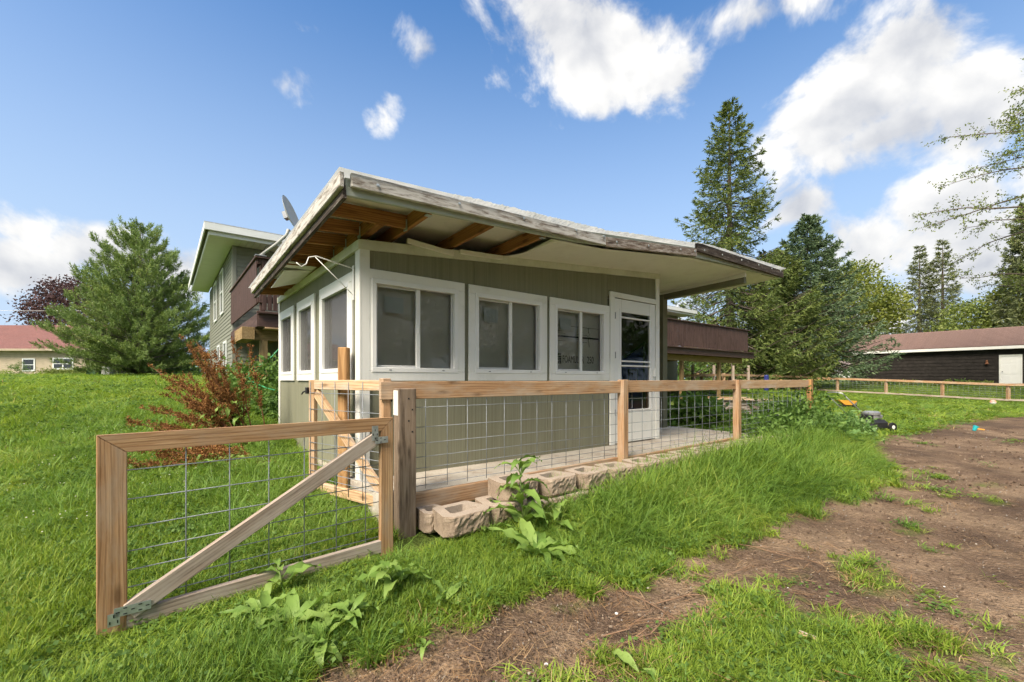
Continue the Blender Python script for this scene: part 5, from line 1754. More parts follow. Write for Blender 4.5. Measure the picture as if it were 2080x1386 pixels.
def leaf_mesh(L, W, droop, seed, mat, wav=.014, lobes=False):
    r = random.Random(seed); n = 9
    vs, fs = [], []
    x = z = 0.0; ang = .9
    for i in range(n + 1):
        s = i / n
        w = W * (math.sin(min(1, s * 1.12 + .05) * math.pi) ** .75) * (1 - .25 * s) if i < n else 0.001
        if s < .16: w = W * .12 + w * (s / .16) * .5
        wv = wav * math.sin(i * 2.3 + seed)
        vs += [(x, -w / 2, z + abs(w) * .22 + wv), (x, 0, z), (x, w / 2, z + abs(w) * .22 - wv)]
        ang -= droop / n * (1 + r.uniform(-.2, .3)); x += L / n * math.cos(ang); z += L / n * math.sin(ang)
    for i in range(n):
        a = i * 3
        fs += [(a, a + 1, a + 4, a + 3), (a + 1, a + 2, a + 5, a + 4)]
    me = bpy.data.meshes.new('leaf'); me.from_pydata(vs, [], fs); me.materials.append(mat)
    me.polygons.foreach_set('use_smooth', [True] * len(me.polygons)); me.update()
    return me


DOCK = [leaf_mesh(.34, .088, d, i, LEAF['dock']) for i, d in enumerate((1.4, 1.9, 2.4, 1.1, 2.9))]


def dock(x, y, nl, size, label, stem=0.0, seed=1, tilt=0.0, group=None):
    r = random.Random(seed); z = gz(Vector((x, y, 0)))
    t = thing('broadleaf_dock', (x, y, z), label, 'weed', group, M=WF)
    lean = Vector((r.uniform(-.1, .1), r.uniform(-.1, .1), 0))
    if stem:
        tube('stem', [(x, y, z - .02), (x + lean.x * .4, y + lean.y * .4, z + stem * .5), (x + lean.x, y + lean.y, z + stem)], [.008, .006, .003], LEAF['stem'], t, 6)
    for k in range(nl):
        f = k / nl
        hz = stem * (f ** .8) if stem else .01 + .03 * r.random()
        sc = size * (1.15 - .6 * f if stem else r.uniform(.7, 1.15))
        a = k * 2.4 + r.uniform(-.4, .4)
        o = bpy.data.objects.new('leaf', DOCK[r.randrange(5)])
        W = Matrix.Translation((x + lean.x * f, y + lean.y * f, z + hz)) @ Matrix.Rotation(a, 4, 'Z') @ Matrix.Rotation(r.uniform(-.35, .25) + tilt, 4, 'Y') @ Matrix.Rotation(r.uniform(-.4, .4), 4, 'X') @ Matrix.Scale(sc, 4)
        reg(o, W, t)


gx = lambda px, py, z=.02: ground_px(px, py, z)
dock(*gx(1066, 1075, .08), 22, 1.05, 'tall dock weed with long wavy leaves growing before the hollow blocks', .60, 3)
dock(*gx(1095, 1130), 14, 1.15, 'dock rosette with drooping leaves at the foot of the tall dock', 0, 4)
dock(*gx(590, 1285), 22, .8, 'pale broad-leaved weed clump in front of the wide gate', 0, 5)
dock(*gx(640, 1320), 10, .7, 'smaller pale weed rosette at the edge of the bare soil', 0, 6)
dock(*gx(575, 1200), 7, .8, 'upright weed leaves poking through the bottom rail of the wide gate', .16, 16)
dock(*gx(805, 1200), 14, .85, 'upright pale green weed beside the hinge end of the wide gate', .2, 7)
dock(*gx(980, 1085, .06), 8, .8, 'low dock rosette pressed against the first hollow block', .08, 8)
dock(*gx(905, 1222), 4, .6, 'single bright leaf seedling on the soil edge near the old post', 0, 9)
dock(*gx(862, 1310), 5, .35, 'tiny seedling on the bare soil', 0, 10)
dock(*gx(1300, 1365), 3, .5, 'small bright leaf seedling in the grass patch on the soil', 0, 12)

dock(*gx(545, 1262), 13, .75, 'pale weed rosette beside the lower nail plate of the wide gate', .06, 21)
dock(*gx(690, 1262), 12, .7, 'leafy weed between the gate rail and the bare soil', .12, 22)
dock(*gx(610, 1335), 11, .65, 'pale weed rosette half buried in grass at the soil edge', 0, 23)
dock(*gx(1130, 1080, .06), 10, .9, 'dock with drooping leaves under the upper hollow blocks', .22, 24)
# squash leaves
def squash_mesh():
    vs = [(0, 0, 0)]; n = 20
    for k in range(n):
        a = 2 * math.pi * k / n - math.pi
        r_ = .5 * (.80 + .20 * abs(math.cos(a * 2.5))) * (.55 if k == 0 else 1)
        vs.append((r_ * math.cos(a) + .1, r_ * math.sin(a), .09 * math.cos(a * 5) * .5 + .10))
    fs = [(0, 1 + k, 1 + (k + 1) % n) for k in range(n)]
    me = bpy.data.meshes.new('leaf'); me.from_pydata(vs, [], fs); me.materials.append(LEAF['squash']); me.update(); return me


SQ = squash_mesh()
r_ = random.Random(9)
sq = thing('squash_plant', (5.9, 8.2, .1), 'squash plant with big lobed leaves at the end of the block wall', 'plant', M=WF)
for k in range(46):
    px, py = r_.uniform(1590, 1740), 0
    Y = r_.uniform(7.3, 8.6); x = (px - CX) / FPX * Y
    zz = gz(Vector((x, Y, 0))); zt = zz + r_.uniform(.18, .62) * (1 - .5 * (px - 1590) / 150)
    W = Matrix.Translation((x, Y, zt)) @ Matrix.Rotation(r_.uniform(0, 6.28), 4, 'Z') @ Matrix.Rotation(r_.uniform(-.6, .6), 4, 'X') @ Matrix.Rotation(r_.uniform(-.6, .3), 4, 'Y') @ Matrix.Scale(r_.uniform(.14, .30), 4)
    reg(bpy.data.objects.new('leaf', SQ), W, sq)
    if k % 2 == 0:
        tube('stem', [(x + .1, Y + .05, zz), (x + .03, Y, (zz + zt) / 2), (x, Y, zt)], .006, LEAF['stem'], sq, 5)


def red_dock(x, y, label, fan, n, Lr, seed, flop=False):
    rng = np.random.default_rng(seed); z = gz(Vector((x, y, 0)))
    t = thing('seeding_dock', (x, y, z), label, 'weed', 'red seeding docks beside the porch', M=WF)
    for k in range(n):
        a = fan[0] + (fan[1] - fan[0]) * (k + rng.random() * .6) / n      # angle in the picture plane from +x
        L = Lr * rng.uniform(.7, 1.1)
        d = np.array([math.cos(a), rng.normal() * .22, max(.08, math.sin(a))])
        s = np.linspace(0, 1, 9)
        sag = -.20 * s ** 2 * L * (1 - .6 * math.sin(a)) if not flop else -.12 * s ** 2 * L
        b = np.array([x, y, z]) + rng.normal(size=3) * np.array([.10, .10, 0])
        line = b + d * (L * s)[:, None] + np.array([0, 0, 1]) * sag[:, None]
        gzl = G(line[:, 0], line[:, 1]) + .05
        line[:, 2] = np.maximum(line[:, 2], gzl)
        st = tube('stem', list(line), list(np.linspace(.008, .003, 9)), MT['rust'], t, 5)
        Ps, Ds = [], []
        # side branchlets crowded with seeds
        for j in range(22):
            ss = rng.uniform(.30, 1.0)
            i = min(7, int(ss * 8)); fr = ss * 8 - i
            p = line[i] * (1 - fr) + line[i + 1] * fr; td = unit(line[i + 1] - line[i])
            bd = unit(td * .9 + rng.normal(size=3) * .45 + np.array([0, 0, .12])); bl = rng.uniform(.10, .30) * (1.25 - ss)
            m_ = int(14 + 46 * bl / .3)
            tt = rng.random(m_)[:, None]
            Ps.append(p + bd * bl * tt + rng.normal(size=(m_, 3)) * .010); Ds.append(rng.normal(size=(m_, 3)))
        Ps = np.concatenate(Ps); Ds = np.concatenate(Ds)
        V, F = cards(Ps, Ds, rng.uniform(.014, .028, len(Ps)), rng.uniform(.010, .017, len(Ps)), rng, .3)
        crown_obj('seed_head', V, F, LEAF['seed'], st)
        for j in range(5):
            ss = rng.uniform(.02, .6); i = int(ss * 8)
            o = bpy.data.objects.new('leaf', DOCK[int(rng.integers(5))])
            reg(o, Matrix.Translation(line[i]) @ Matrix.Rotation(rng.random() * 6.28, 4, 'Z') @ Matrix.Rotation(rng.uniform(0, .9), 4, 'Y') @ Matrix.Scale(rng.uniform(.45, .85), 4), t)


red_dock((500 - CX) / FPX * 5.7, 5.7, 'tall rust-red seeding dock leaning out from the rear porch corner', (1.72, 2.72), 34, 1.5, 5)
red_dock((520 - CX) / FPX * 4.95, 4.95, 'flattened rust-red seeding dock lying in the grass behind the wide gate', (2.75, 3.12), 14, 1.15, 6, True)
red_dock((490 - CX) / FPX * 5.4, 5.4, 'short rust-red seeding dock bending low before the tall one', (2.55, 2.95), 10, .95, 8, True)

# ------------------------------------------------------------------ grass
def tuft(nb, h, spread, lean, wd, seed, mat, name):
    rng = np.random.default_rng(seed)
    Vs, Fs = [], []; o = 0
    for b in range(nb):
        a = rng.random() * 6.28; r0 = spread * math.sqrt(rng.random())
        L = h * rng.uniform(.55, 1.15); w = wd * rng.uniform(.7, 1.3)
        fa = rng.random() * 6.28
        d = np.array([math.cos(fa), math.sin(fa), 0]); sdv = np.array([-d[1], d[0], 0])
        ln = lean * rng.uniform(.3, 1.5)
        p = np.array([r0 * math.cos(a), r0 * math.sin(a), -.01])
        th = .12 + ln * .25
        pts = []
        for i in range(4):
            pts.append(p.copy()); p = p + (d * math.sin(th) + np.array([0, 0, 1]) * math.cos(th)) * L / 3; th += ln * .55
        ws = [w, w * .9, w * .6]
        for i in range(3):
            Vs += [pts[i] - sdv * ws[i] / 2, pts[i] + sdv * ws[i] / 2]
        Vs.append(pts[3])
        Fs += [(o, o + 1, o + 3), (o, o + 3, o + 2), (o + 2, o + 3, o + 5), (o + 2, o + 5, o + 4), (o + 4, o + 5, o + 6)]
        o += 7
    me = np_mesh(name, np.array(Vs), np.array(Fs), mat)
    return bpy.data.objects.new(name, me)


def clover(nb, seed):
    rng = np.random.default_rng(seed)
    P = np.stack([rng.normal(size=nb) * .05, rng.normal(size=nb) * .05, rng.uniform(.02, .06, nb)], 1)
    D = np.stack([rng.normal(size=nb), rng.normal(size=nb), rng.uniform(-.1, .35, nb)], 1)
    V, F = cards(P, D, rng.uniform(.018, .034, nb), rng.uniform(.016, .026, nb), rng, .1)
    return bpy.data.objects.new('clover_tuft', np_mesh('clover_tuft', V, F, LEAF['green']))


def scatter(name, src, P, rot, scl, label, cat):
    me = bpy.data.meshes.new(name)
    me.vertices.add(len(P)); me.vertices.foreach_set('co', P.astype(np.float32).ravel())
    for nm, arr in (('rot', rot), ('scl', scl)):
        a = me.attributes.new(nm, 'FLOAT_VECTOR', 'POINT'); a.data.foreach_set('vector', arr.astype(np.float32).ravel())
    o = bpy.data.objects.new(name, me); reg(o, WF)
    ng = bpy.data.node_groups.new(name, 'GeometryNodeTree')
    ng.interface.new_socket('Geometry', in_out='INPUT', socket_type='NodeSocketGeometry')
    ng.interface.new_socket('Geometry', in_out='OUTPUT', socket_type='NodeSocketGeometry')
    gi, go = ng.nodes.new('NodeGroupInput'), ng.nodes.new('NodeGroupOutput')
    ip = ng.nodes.new('GeometryNodeInstanceOnPoints'); oi = ng.nodes.new('GeometryNodeObjectInfo'); oi.inputs[0].default_value = src
    ng.links.new(gi.outputs[0], ip.inputs['Points']); ng.links.new(oi.outputs['Geometry'], ip.inputs['Instance'])
    for nm, sk in (('rot', 'Rotation'), ('scl', 'Scale')):
        na = ng.nodes.new('GeometryNodeInputNamedAttribute'); na.data_type = 'FLOAT_VECTOR'; na.inputs[0].default_value = nm
        ng.links.new(na.outputs[0], ip.inputs[sk])
    ng.links.new(ip.outputs[0], go.inputs[0])
    md = o.modifiers.new('grass', 'NODES'); md.node_group = ng
    tag(o, label, cat, kind='stuff')


def blocked(x, y):
    u, v = to_uv(x, y)
    b = (u > -.04) & (u < 6.45) & (v > -.80) & (v < 1.2)
    b |= (u > -.04) & (u < 4.75) & (v > -.80) & (v < 3.6)
    b |= (u > .05) & (u < 8.1) & (v > -1.16) & (v < -.80)
    b |= (u > HU0) & (v > HV0)
    b |= (u > -.3) & (u < .12) & (v > -1.1) & (v < -.8)
    b |= (u > -.04) & (u < 22) & (v > 3.5) & (v < HV0)
    return b


def polar_pts(n, r0, r1, rng, a0=-54, a1=54):
    r = np.exp(rng.uniform(math.log(r0), math.log(r1), n)); a = np.radians(rng.uniform(a0, a1, n))
    return r * np.sin(a), r * np.cos(a), r


def grit_mesh(seed, mat):
    rr = random.Random(seed); bm = bmesh.new(); bmesh.ops.create_icosphere(bm, subdivisions=1, radius=1)
    for v in bm.verts: v.co *= rr.uniform(.7, 1.2); v.co.z *= .7
    me = bpy.data.meshes.new('grit'); bm.to_mesh(me); bm.free(); me.materials.append(mat)
    return bpy.data.objects.new('grit', me)


SM_ = [grit_mesh(1, m_plain('pale_grit', (.30, .235, .17), .9, .3)), grit_mesh(2, m_plain('soil_clod', (.11, .075, .052), .95, .4)), grit_mesh(3, m_plain('grey_grit', (.24, .22, .20), .9, .3))]


def build_grass():
    rng = np.random.default_rng(77)
    def place(x, y, r, hs, src, name, label, ws=None, tilt=.18):
        n = len(x)
        P = np.stack([x, y, G(x, y) - .005], 1)
        rot = np.stack([rng.normal(size=n) * tilt, rng.normal(size=n) * tilt, rng.uniform(0, 6.28, n)], 1)
        w = np.clip(r / 5.0, 1, 3.5) if ws is None else ws
        scl = np.stack([w, w, hs], 1)
        scatter(name, src, P, rot, scl, label, 'grass')
    T = [tuft(26, .13, .055, .75, .0055, 1, LEAF['grass'], 'grass_tuft'), tuft(26, .11, .06, 1.1, .0065, 2, LEAF['grass'], 'grass_tuft'), tuft(22, .15, .05, .9, .0055, 3, LEAF['tall'], 'grass_tuft'), clover(26, 4)]
    lab = ['short bright lawn grass', 'short spreading lawn grass', 'darker longer lawn grass', 'clover and small weeds in the lawn']
    for k, cnt in enumerate((30000, 26000, 17000, 9000)):
        x, y, r = polar_pts(cnt, 1.35, 46, rng)
        d = dirt_mask(x, y)
        stray = (vnoise(x, y, 2.7, 55) * .6 + vnoise(x, y, 7.0, 56) * .4 > .70) & (rng.random(cnt) < .16) & (r < 14)
        keep = ((rng.random(cnt) > d * 1.05) & ~((d > .5) & (rng.random(cnt) < .9)) | stray) & ~blocked(x, y)
        patch = vnoise(x, y, .9, 20 + k) * .6 + vnoise(x, y, 3.1, 30 + k) * .4
        keep &= rng.random(cnt) < np.clip(patch * 1.9, .15, 1)
        isl0 = np.zeros(cnt, bool)
        for I in ISL: isl0 |= poly_sd(x, y, I) > -.25
        keep &= ~isl0 | (rng.random(cnt) < np.clip(vnoise(x, y, 4.3, 44) * 1.5 - .25, .05, .8))
        x, y, r, d, patch = x[keep], y[keep], r[keep], d[keep], patch[keep]
        # inside the worn islands and along the soil edge the grass is short
        inI = np.zeros(len(x), bool)
        for I in ISL: inI |= poly_sd(x, y, I) > -.3
        h = (.65 + .75 * patch) * np.where(inI, .62, 1.0) * np.clip(1.2 - d, .45, 1) * np.where(r > 12, .85, 1)
        # right hand lawn is mown lower
        h *= np.where((x > 4) & (y > 6), .6, 1)
        gx_, gy_ = (x + 1.985) * .737 + (y - 2.115) * .676, (x + 1.985) * .676 - (y - 2.115) * .737      # along / in front of the wide gate
        h *= np.where((gx_ > -.2) & (gx_ < 1.7) & (gy_ > -.12) & (gy_ < .40), .5, 1)
        place(x, y, r, h, T[k], 'lawn_grass', lab[k])
    # tall unmown grass before the block wall and round the gates
    TT = [tuft(30, .40, .09, 1.25, .0075, 5, LEAF['tall'], 'tall_grass_tuft'), tuft(24, .34, .08, 1.6, .008, 6, LEAF['grass'], 'tall_grass_tuft'), tuft(9, .62, .06, .8, .005, 8, LEAF['tall'], 'tall_grass_tuft')]
    tl = ['tall unmown grass in front of the block wall', 'arching unmown grass in front of the block wall', 'thin seed stalks standing in the unmown grass']
    for k, cnt in enumerate((3600, 3200, 420)):
        u = rng.uniform(-.3, 9.3, cnt); v = rng.uniform(-2.3, -1.08, cnt)
        p = np.stack([PC[0] + u * U2[0] + v * V2[0], PC[1] + u * U2[1] + v * V2[1]], 1)
        x, y = p[:, 0], p[:, 1]
        d = dirt_mask(x, y)
        sdist = -poly_sd(x, y, DIRT)
        grow = np.clip(u / 2.6 + .18, .22, 1)
        keep = (d < .3) & ~blocked(x, y) & (rng.random(cnt) < np.clip(sdist / .5 + .2, .1, 1)) & (rng.random(cnt) < grow + .25)
        x, y, sdist, grow, u, v = x[keep], y[keep], sdist[keep], grow[keep], u[keep], v[keep]
        h = (.32 + .5 * np.clip(sdist / .8, 0, 1)) * grow * rng.uniform(.65, 1.25, len(x)) + .12
        h += .62 * np.clip((v + 1.75) / .6, 0, 1) * np.clip((u - 1.9) / 1.6, 0, 1) * rng.uniform(.4, 1.2, len(x))
        place(x, y, np.hypot(x, y), h, TT[k], 'tall_grass', tl[k], ws=np.clip(h + .35, .6, 1.2))
    # clumps along the left porch wall, under the gates and behind the patio
    xs, ys = [], []
    for (u0, u1, v0, v1, n) in ((-1.1, -.08, -.6, 3.6, 420), (6.45, 8.8, -.7, 1.5, 300), (4.8, 7.5, 1.2, 2.6, 260), (2.2, 6.0, -1.16, -.84, 60), (-2.6, -1.0, .5, 6, 330)):
        u = rng.uniform(u0, u1, n); v = rng.uniform(v0, v1, n)
        xs.append(PC[0] + u * U2[0] + v * V2[0]); ys.append(PC[1] + u * U2[1] + v * V2[1])
    x, y = np.concatenate(xs), np.concatenate(ys)
    place(x, y, np.hypot(x, y), rng.uniform(.35, .75, len(x)), TT[0], 'tall_grass', 'grass clumps along the porch wall and under the gates', ws=rng.uniform(.6, 1, len(x)))
    # grass and weeds growing out of the block cores
    bu = np.concatenate([np.full(3, u_) + rng.normal(size=3) * .05 for u_ in (1.43, 1.9, 2.8, 3.25, 3.7, 4.2, 4.6, 5.1, 5.5)])
    bv = -.98 + rng.normal(size=len(bu)) * .04
    x = PC[0] + bu * U2[0] + bv * V2[0]; y = PC[1] + bu * U2[1] + bv * V2[1]; n = len(x)
    P = np.stack([x, y, np.full(n, .24)], 1)
    rot = np.stack([rng.normal(size=n) * .2, rng.normal(size=n) * .2, rng.uniform(0, 6.28, n)], 1)
    s = rng.uniform(.45, .9, n)
    scatter('tall_grass', TT[0], P, rot, np.stack([s * .7, s * .7, s], 1), 'grass tufts growing out of the hollow blocks', 'grass')
    # dead thatch among the lawn
    th_ = tuft(12, .10, .07, 1.3, .004, 19, MT['straw'], 'thatch_tuft')
    x, y, r = polar_pts(9000, 1.35, 25, rng)
    keep = ~blocked(x, y) & (rng.random(len(x)) < np.clip(vnoise(x, y, 1.9, 71) * 2.2 - .75, .06, 1)) & (dirt_mask(x, y) < .8)
    x, y, r = x[keep], y[keep], r[keep]
    place(x, y, r, np.clip(rng.uniform(.5, 1.0, len(x)), 0, 1), th_, 'dry_thatch', 'dead straw blades among the lawn grass')
    # clover flowers in the left lawn
    fm = grit_mesh(7, m_plain('clover_flower', (.72, .70, .62), .8, .1))
    x, y, r = polar_pts(700, 3.6, 14, rng, -54, -8)
    keep = ~blocked(x, y) & (vnoise(x, y, 1.1, 91) > .52); x, y, r = x[keep], y[keep], r[keep]; n = len(x)
    s = rng.uniform(.004, .006, n)
    scatter('clover_flowers', fm, np.stack([x, y, G(x, y) + rng.uniform(.06, .12, n)], 1), np.zeros((n, 3)), np.stack([s, s, s], 1), 'tiny white clover flowers dotting the lawn', 'flowers')
    # grit and clods on the soil
    for si, (src, cnt) in enumerate(((SM_[0], 4500), (SM_[1], 10000), (SM_[2], 3000))):
        x, y, r = polar_pts(cnt, 1.5, 16, rng, -30, 54)
        keep = (dirt_mask(x, y) > .5) & ~blocked(x, y) & (vnoise(x, y, 2.1, 80 + si) > .3)
        x, y, r = x[keep], y[keep], r[keep]; n = len(x)
        s = rng.uniform(.0015, .006, n) * (1.6 if si == 1 else 1) * np.clip(r / 4, 1, 2.5)
        P = np.stack([x, y, G(x, y) + .004], 1)
        scatter('soil_grit', src, P, np.stack([rng.normal(size=n), rng.normal(size=n), rng.uniform(0, 6.28, n)], 1), np.stack([s, s, s], 1), ('pale grit on the bare soil', 'brown clods on the bare soil', 'small grey stones on the bare soil')[si], 'gravel')
    # dry stalks and litter on the bare soil
    st = tuft(9, .10, .09, .3, .0026, 9, MT['straw'], 'straw_tuft')
    x, y, r = polar_pts(2300, 1.5, 14, rng, -30, 54)
    d = dirt_mask(x, y); keep = (d > .45) & ~blocked(x, y) & (vnoise(x, y, 1.3, 60) > .35); x, y, r = x[keep], y[keep], r[keep]
    n = len(x)
    P = np.stack([x, y, G(x, y) + .004], 1)
    rot = np.stack([rng.normal(size=n) * .12 + 1.5, rng.normal(size=n) * .2, rng.uniform(0, 6.28, n)], 1)
    s = rng.uniform(.4, 1.2, n)
    scatter('dry_straw', st, P, rot, np.stack([s, s * .5, s * 1.2], 1), 'dry stalks and straw scattered on the bare soil', 'straw')


build_grass()
# ------------------------------------------------------------------ small things
def far_fence():
    t = thing('paddock_fence', (23, 25, .3), 'long low wooden paddock fence with wire mesh in front of the barn', 'fence', M=WF)
    P = [Vector((25.2, 22.5, 0)) + Vector((-.617, .787, 0)) * 2.42 * k for k in range(-1, 8)]
    for p in P: p.z = gz(p)
    for p in P: box('post', (p.x - .06, p.y - .06, p.z - .1), (p.x + .06, p.y + .06, p.z + .93), MT['treated'], t, M=WF)
    for a, b in zip(P[:-1], P[1:]):
        beam('top_rail', a + Vector((-.07, -.07, .87)), b + Vector((-.07, -.07, .87)), .04, .12, MT['treated'], t)
        beam('bottom_rail', a + Vector((-.07, -.07, .10)), b + Vector((-.07, -.07, .10)), .04, .09, MT['grey'], t)
        for z in (.26, .38, .50, .62, .74):
            tube('wire', [a + Vector((-.05, -.05, z)), b + Vector((-.05, -.05, z))], .004, MT['wire'], t, 4)
        for k in range(1, 12):
            c = a.lerp(b, k / 12)
            tube('wire', [c + Vector((-.05, -.05, .1)), c + Vector((-.05, -.05, .85))], .004, MT['wire'], t, 4)
    t2 = thing('garden_rail_fence', (10, 26, .6), 'far wooden rail fence seen under the deck and behind the bushes', 'fence', M=WF)
    Q = [at(px, 785, Y) for px, Y in ((1385, 24), (1425, 25), (1470, 26), (1520, 27.5), (1575, 28.5), (1625, 29.5))]
    for p in Q: p.z = gz(p)
    for p in Q: box('post', (p.x - .07, p.y - .07, p.z - .1), (p.x + .07, p.y + .07, p.z + 1.0), MT['treated'], t2, M=WF)
    for a, b in zip(Q[:-1], Q[1:]):
        beam('rail', a + Vector((0, -.09, .9)), b + Vector((0, -.09, .9)), .04, .13, MT['treated'], t2)
        beam('rail', a + Vector((0, -.09, .35)), b + Vector((0, -.09, .35)), .04, .1, MT['treated'], t2)
    for i, (px, top, Y) in enumerate(((1407, 741, 25), (1450, 742, 25.5), (1489, 743, 26), (1520, 743, 26.5))):
        b = at(px, 780, Y); zz = gz(b)
        o = thing('garden_stake', (b.x, Y, zz), 'plain upright wooden post in the garden beyond the deck', 'post', 'garden posts beyond the deck', M=WF)
        box('shaft', (b.x - .06, Y - .06, zz - .1), (b.x + .06, Y + .06, at(px, top, Y).z), MT['grey'], o, M=WF)


far_fence()


def mower():
    x, y = (1768 - CX) / FPX * 10.2, 10.2
    z = gz(Vector((x, y, 0)))
    M = Matrix.Translation((x, y, z)) @ Matrix.Rotation(.25, 4, 'Z')
    t = thing('lawn_mower', (x, y, z), 'black push lawn mower with folded grey handle on the grass edge', 'lawn mower', M=M)
    # deck: rounded hood
    prof = []
    out = [(-.30, -.20), (-.22, -.25), (.18, -.25), (.30, -.16), (.32, 0), (.30, .16), (.18, .25), (-.22, .25), (-.30, .20)]
    vs = [(a, b, .08) for a, b in out] + [(a, b, .20) for a, b in out] + [(a * .8, b * .8, .26) for a, b in out]
    n = len(out)
    fs = [(i, (i + 1) % n, n + (i + 1) % n, n + i) for i in range(n)] + [(n + i, n + (i + 1) % n, 2 * n + (i + 1) % n, 2 * n + i) for i in range(n)] + [tuple(range(2 * n, 3 * n))]
    mesh_obj('deck', vs, fs, MT['black'], t, W=M)
    en = lathe('engine', [(.13, .26), (.15, .29), (.15, .36), (.17, .37), (.17, .42), (.12, .45), (.02, .455)], MT['steel'], t, W=M @ Matrix.Translation((.03, 0, 0)), n=18)
    box('fuel_tank', (-.17, -.12, .27), (-.05, .14, .38), MT['black'], t, M=M, bev=.02)
    box('muffler', (.15, -.1, .28), (.24, .1, .36), MT['steel'], t, M=M, bev=.01)
    for a in (-.27, .27):
        for b in (-.28, .28):
            w = lathe('wheel', [(.03, -.025), (.10, -.025), (.105, 0), (.10, .025), (.03, .025)], MT['black'], t, W=M @ Matrix.Translation((a, b, .10)) @ Matrix.Rotation(1.5708, 4, 'X'), n=16)
            lathe('hub', [(.005, -.032), (.045, -.030), (.045, .030), (.005, .032)], MT['bucket'], w, W=M @ Matrix.Translation((a, b, .10)) @ Matrix.Rotation(1.5708, 4, 'X'), n=10)
    for b in (-.2, .2):
        tube('handle', [M @ Vector((-.24, b, .18)), M @ Vector((-.62, b, .52)), M @ Vector((-.98, b, .80))], .013, MT['steel'], t, 7)
    tube('grip', [M @ Vector((-.98, -.2, .80)), M @ Vector((-1.05, -.18, .87)), M @ Vector((-1.06, 0, .89)), M @ Vector((-1.05, .18, .87)), M @ Vector((-.98, .2, .80))], .013, MT['steel'], t, 7)


mower()


def toy_truck():
    Y = 16.5; x = (1718 - CX) / FPX * Y; z = gz(Vector((x, Y, 0)))
    M = Matrix.Translation((x, Y, z)) @ Matrix.Rotation(-.1, 4, 'Z')
    t = thing('toy_dump_truck', (x, Y, z), 'orange-yellow toy dump truck on the grass beyond the mower', 'toy', M=M)
    mesh_obj('tipper', [(-.32, -.17, .30), (.30, -.17, .27), (.18, -.13, .12), (-.10, -.13, .12), (-.32, .17, .30), (.30, .17, .27), (.18, .13, .12), (-.10, .13, .12)],
             [(0, 1, 2, 3), (4, 7, 6, 5), (0, 3, 7, 4), (1, 5, 6, 2), (3, 2, 6, 7)], MT['toyy'], t, W=M)
    box('chassis', (-.2, -.1, .07), (.33, .1, .115), MT['black'], t, M=M)
    box('cab', (.19, -.12, .116), (.33, .12, .25), MT['steel'], t, M=M, bev=.02)
    for a in (-.15, .2):
        for b in (-.14, .14):
            lathe('wheel', [(.01, -.03), (.07, -.03), (.075, 0), (.07, .03), (.01, .03)], MT['black'], t, W=M @ Matrix.Translation((a, b, .07)) @ Matrix.Rotation(1.5708, 4, 'X'), n=12)


toy_truck()

# bucket, timber stack and clutter in the garden behind the patio
Y = 10.6; x = (1396 - CX) / FPX * Y; z = gz(Vector((x, Y, 0)))
b_ = thing('bucket', (x, Y, z), 'white plastic bucket behind the porch post', 'bucket', M=WF)
lathe('body', [(.12, 0), (.145, .34), (.155, .34), (.155, .37), (.14, .37), (.115, .02)], MT['bucket'], b_, W=Matrix.Translation((x, Y, z + .12)), n=20)
tube('handle', [(x - .15, Y, z + .47), (x - .12, Y - .12, z + .36), (x, Y - .16, z + .32), (x + .12, Y - .12, z + .36), (x + .15, Y, z + .47)], .004, MT['wire'], b_, 5)
lathe('stand', [(.13, .0), (.13, .12)], MT['grey'], b_, W=Matrix.Translation((x, Y, z)), n=10)


def timber_bed():
    Y = 11.6; z = gz(Vector((5.3, Y, 0)))
    x0, x1 = (1425 - CX) / FPX * Y, (1548 - CX) / FPX * Y
    t = thing('timber_stack', ((x0 + x1) / 2, Y, z), 'stack of weathered brown timbers with a pale plank on top', 'timber stack', M=WF)
    r = random.Random(4)
    for k in range(4):
        for j in range(3):
            a = x0 + r.uniform(-.05, .06); b = x1 + r.uniform(-.1, .12)
            box('timber', (a, Y + j * .16 + r.uniform(0, .02), z + k * .12), (b, Y + j * .16 + .145, z + k * .12 + .112), (MT['oldpost'], MT['fascia2'], MT['grey'])[r.randrange(3)], t, M=WF, bev=.006)
    beam('plank', Vector((x0 - .1, Y + .1, z + .53)), Vector((x1 + .2, Y - .05, z + .50)), .2, .03, MT['treated2'], t)
    beam('plank', Vector((x0 + .3, Y + .25, z + .56)), Vector((x1 - .2, Y + .3, z + .54)), .14, .03, MT['treated'], t)


timber_bed()
for i, (px, Y, c, w, h, lab) in enumerate(((1443, 10.9, 'bluep', .5, .32, 'blue plastic crate in front of the timber stack'), (1557, 25.5, 'navy', .35, .95, 'slim dark blue drum by the far rail fence'))):
    x = (px - CX) / FPX * Y; z = gz(Vector((x, Y, 0)))
    if i == 0:
        t = thing('crate', (x, Y, z), lab, 'crate', M=WF)
        box('base', (x - w / 2, Y - .15, z), (x + w / 2, Y + .15, z + .03), MT[c], t, M=WF)
        for k in range(3):
            for yy in (Y - .15, Y + .135):
                box('slat', (x - w / 2, yy, z + .05 + k * .09), (x + w / 2, yy + .015, z + .11 + k * .09), MT[c], t, M=WF)
        for xx in (x - w / 2, x + w / 2 - .02):
            for yy in (Y - .148, Y + .12):
                box('corner', (xx, yy, z + .031), (xx + .02, yy + .02, z + h), MT[c], t, M=WF)
    else:
        t = thing('barrel', (x, Y, z), lab, 'barrel', M=WF)
        lathe('shell', [(.11, 0), (.13, .1), (.135, .3), (.128, .32), (.135, .34), (.135, .62), (.128, .64), (.135, .66), (.125, .9), (.10, .95)], MT[c], t, W=Matrix.Translation((x, Y, z)), n=18)
        lathe('lid', [(.09, .95), (.09, .97), (.02, .975)], MT['black'], t, W=Matrix.Translation((x, Y, z)), n=18)
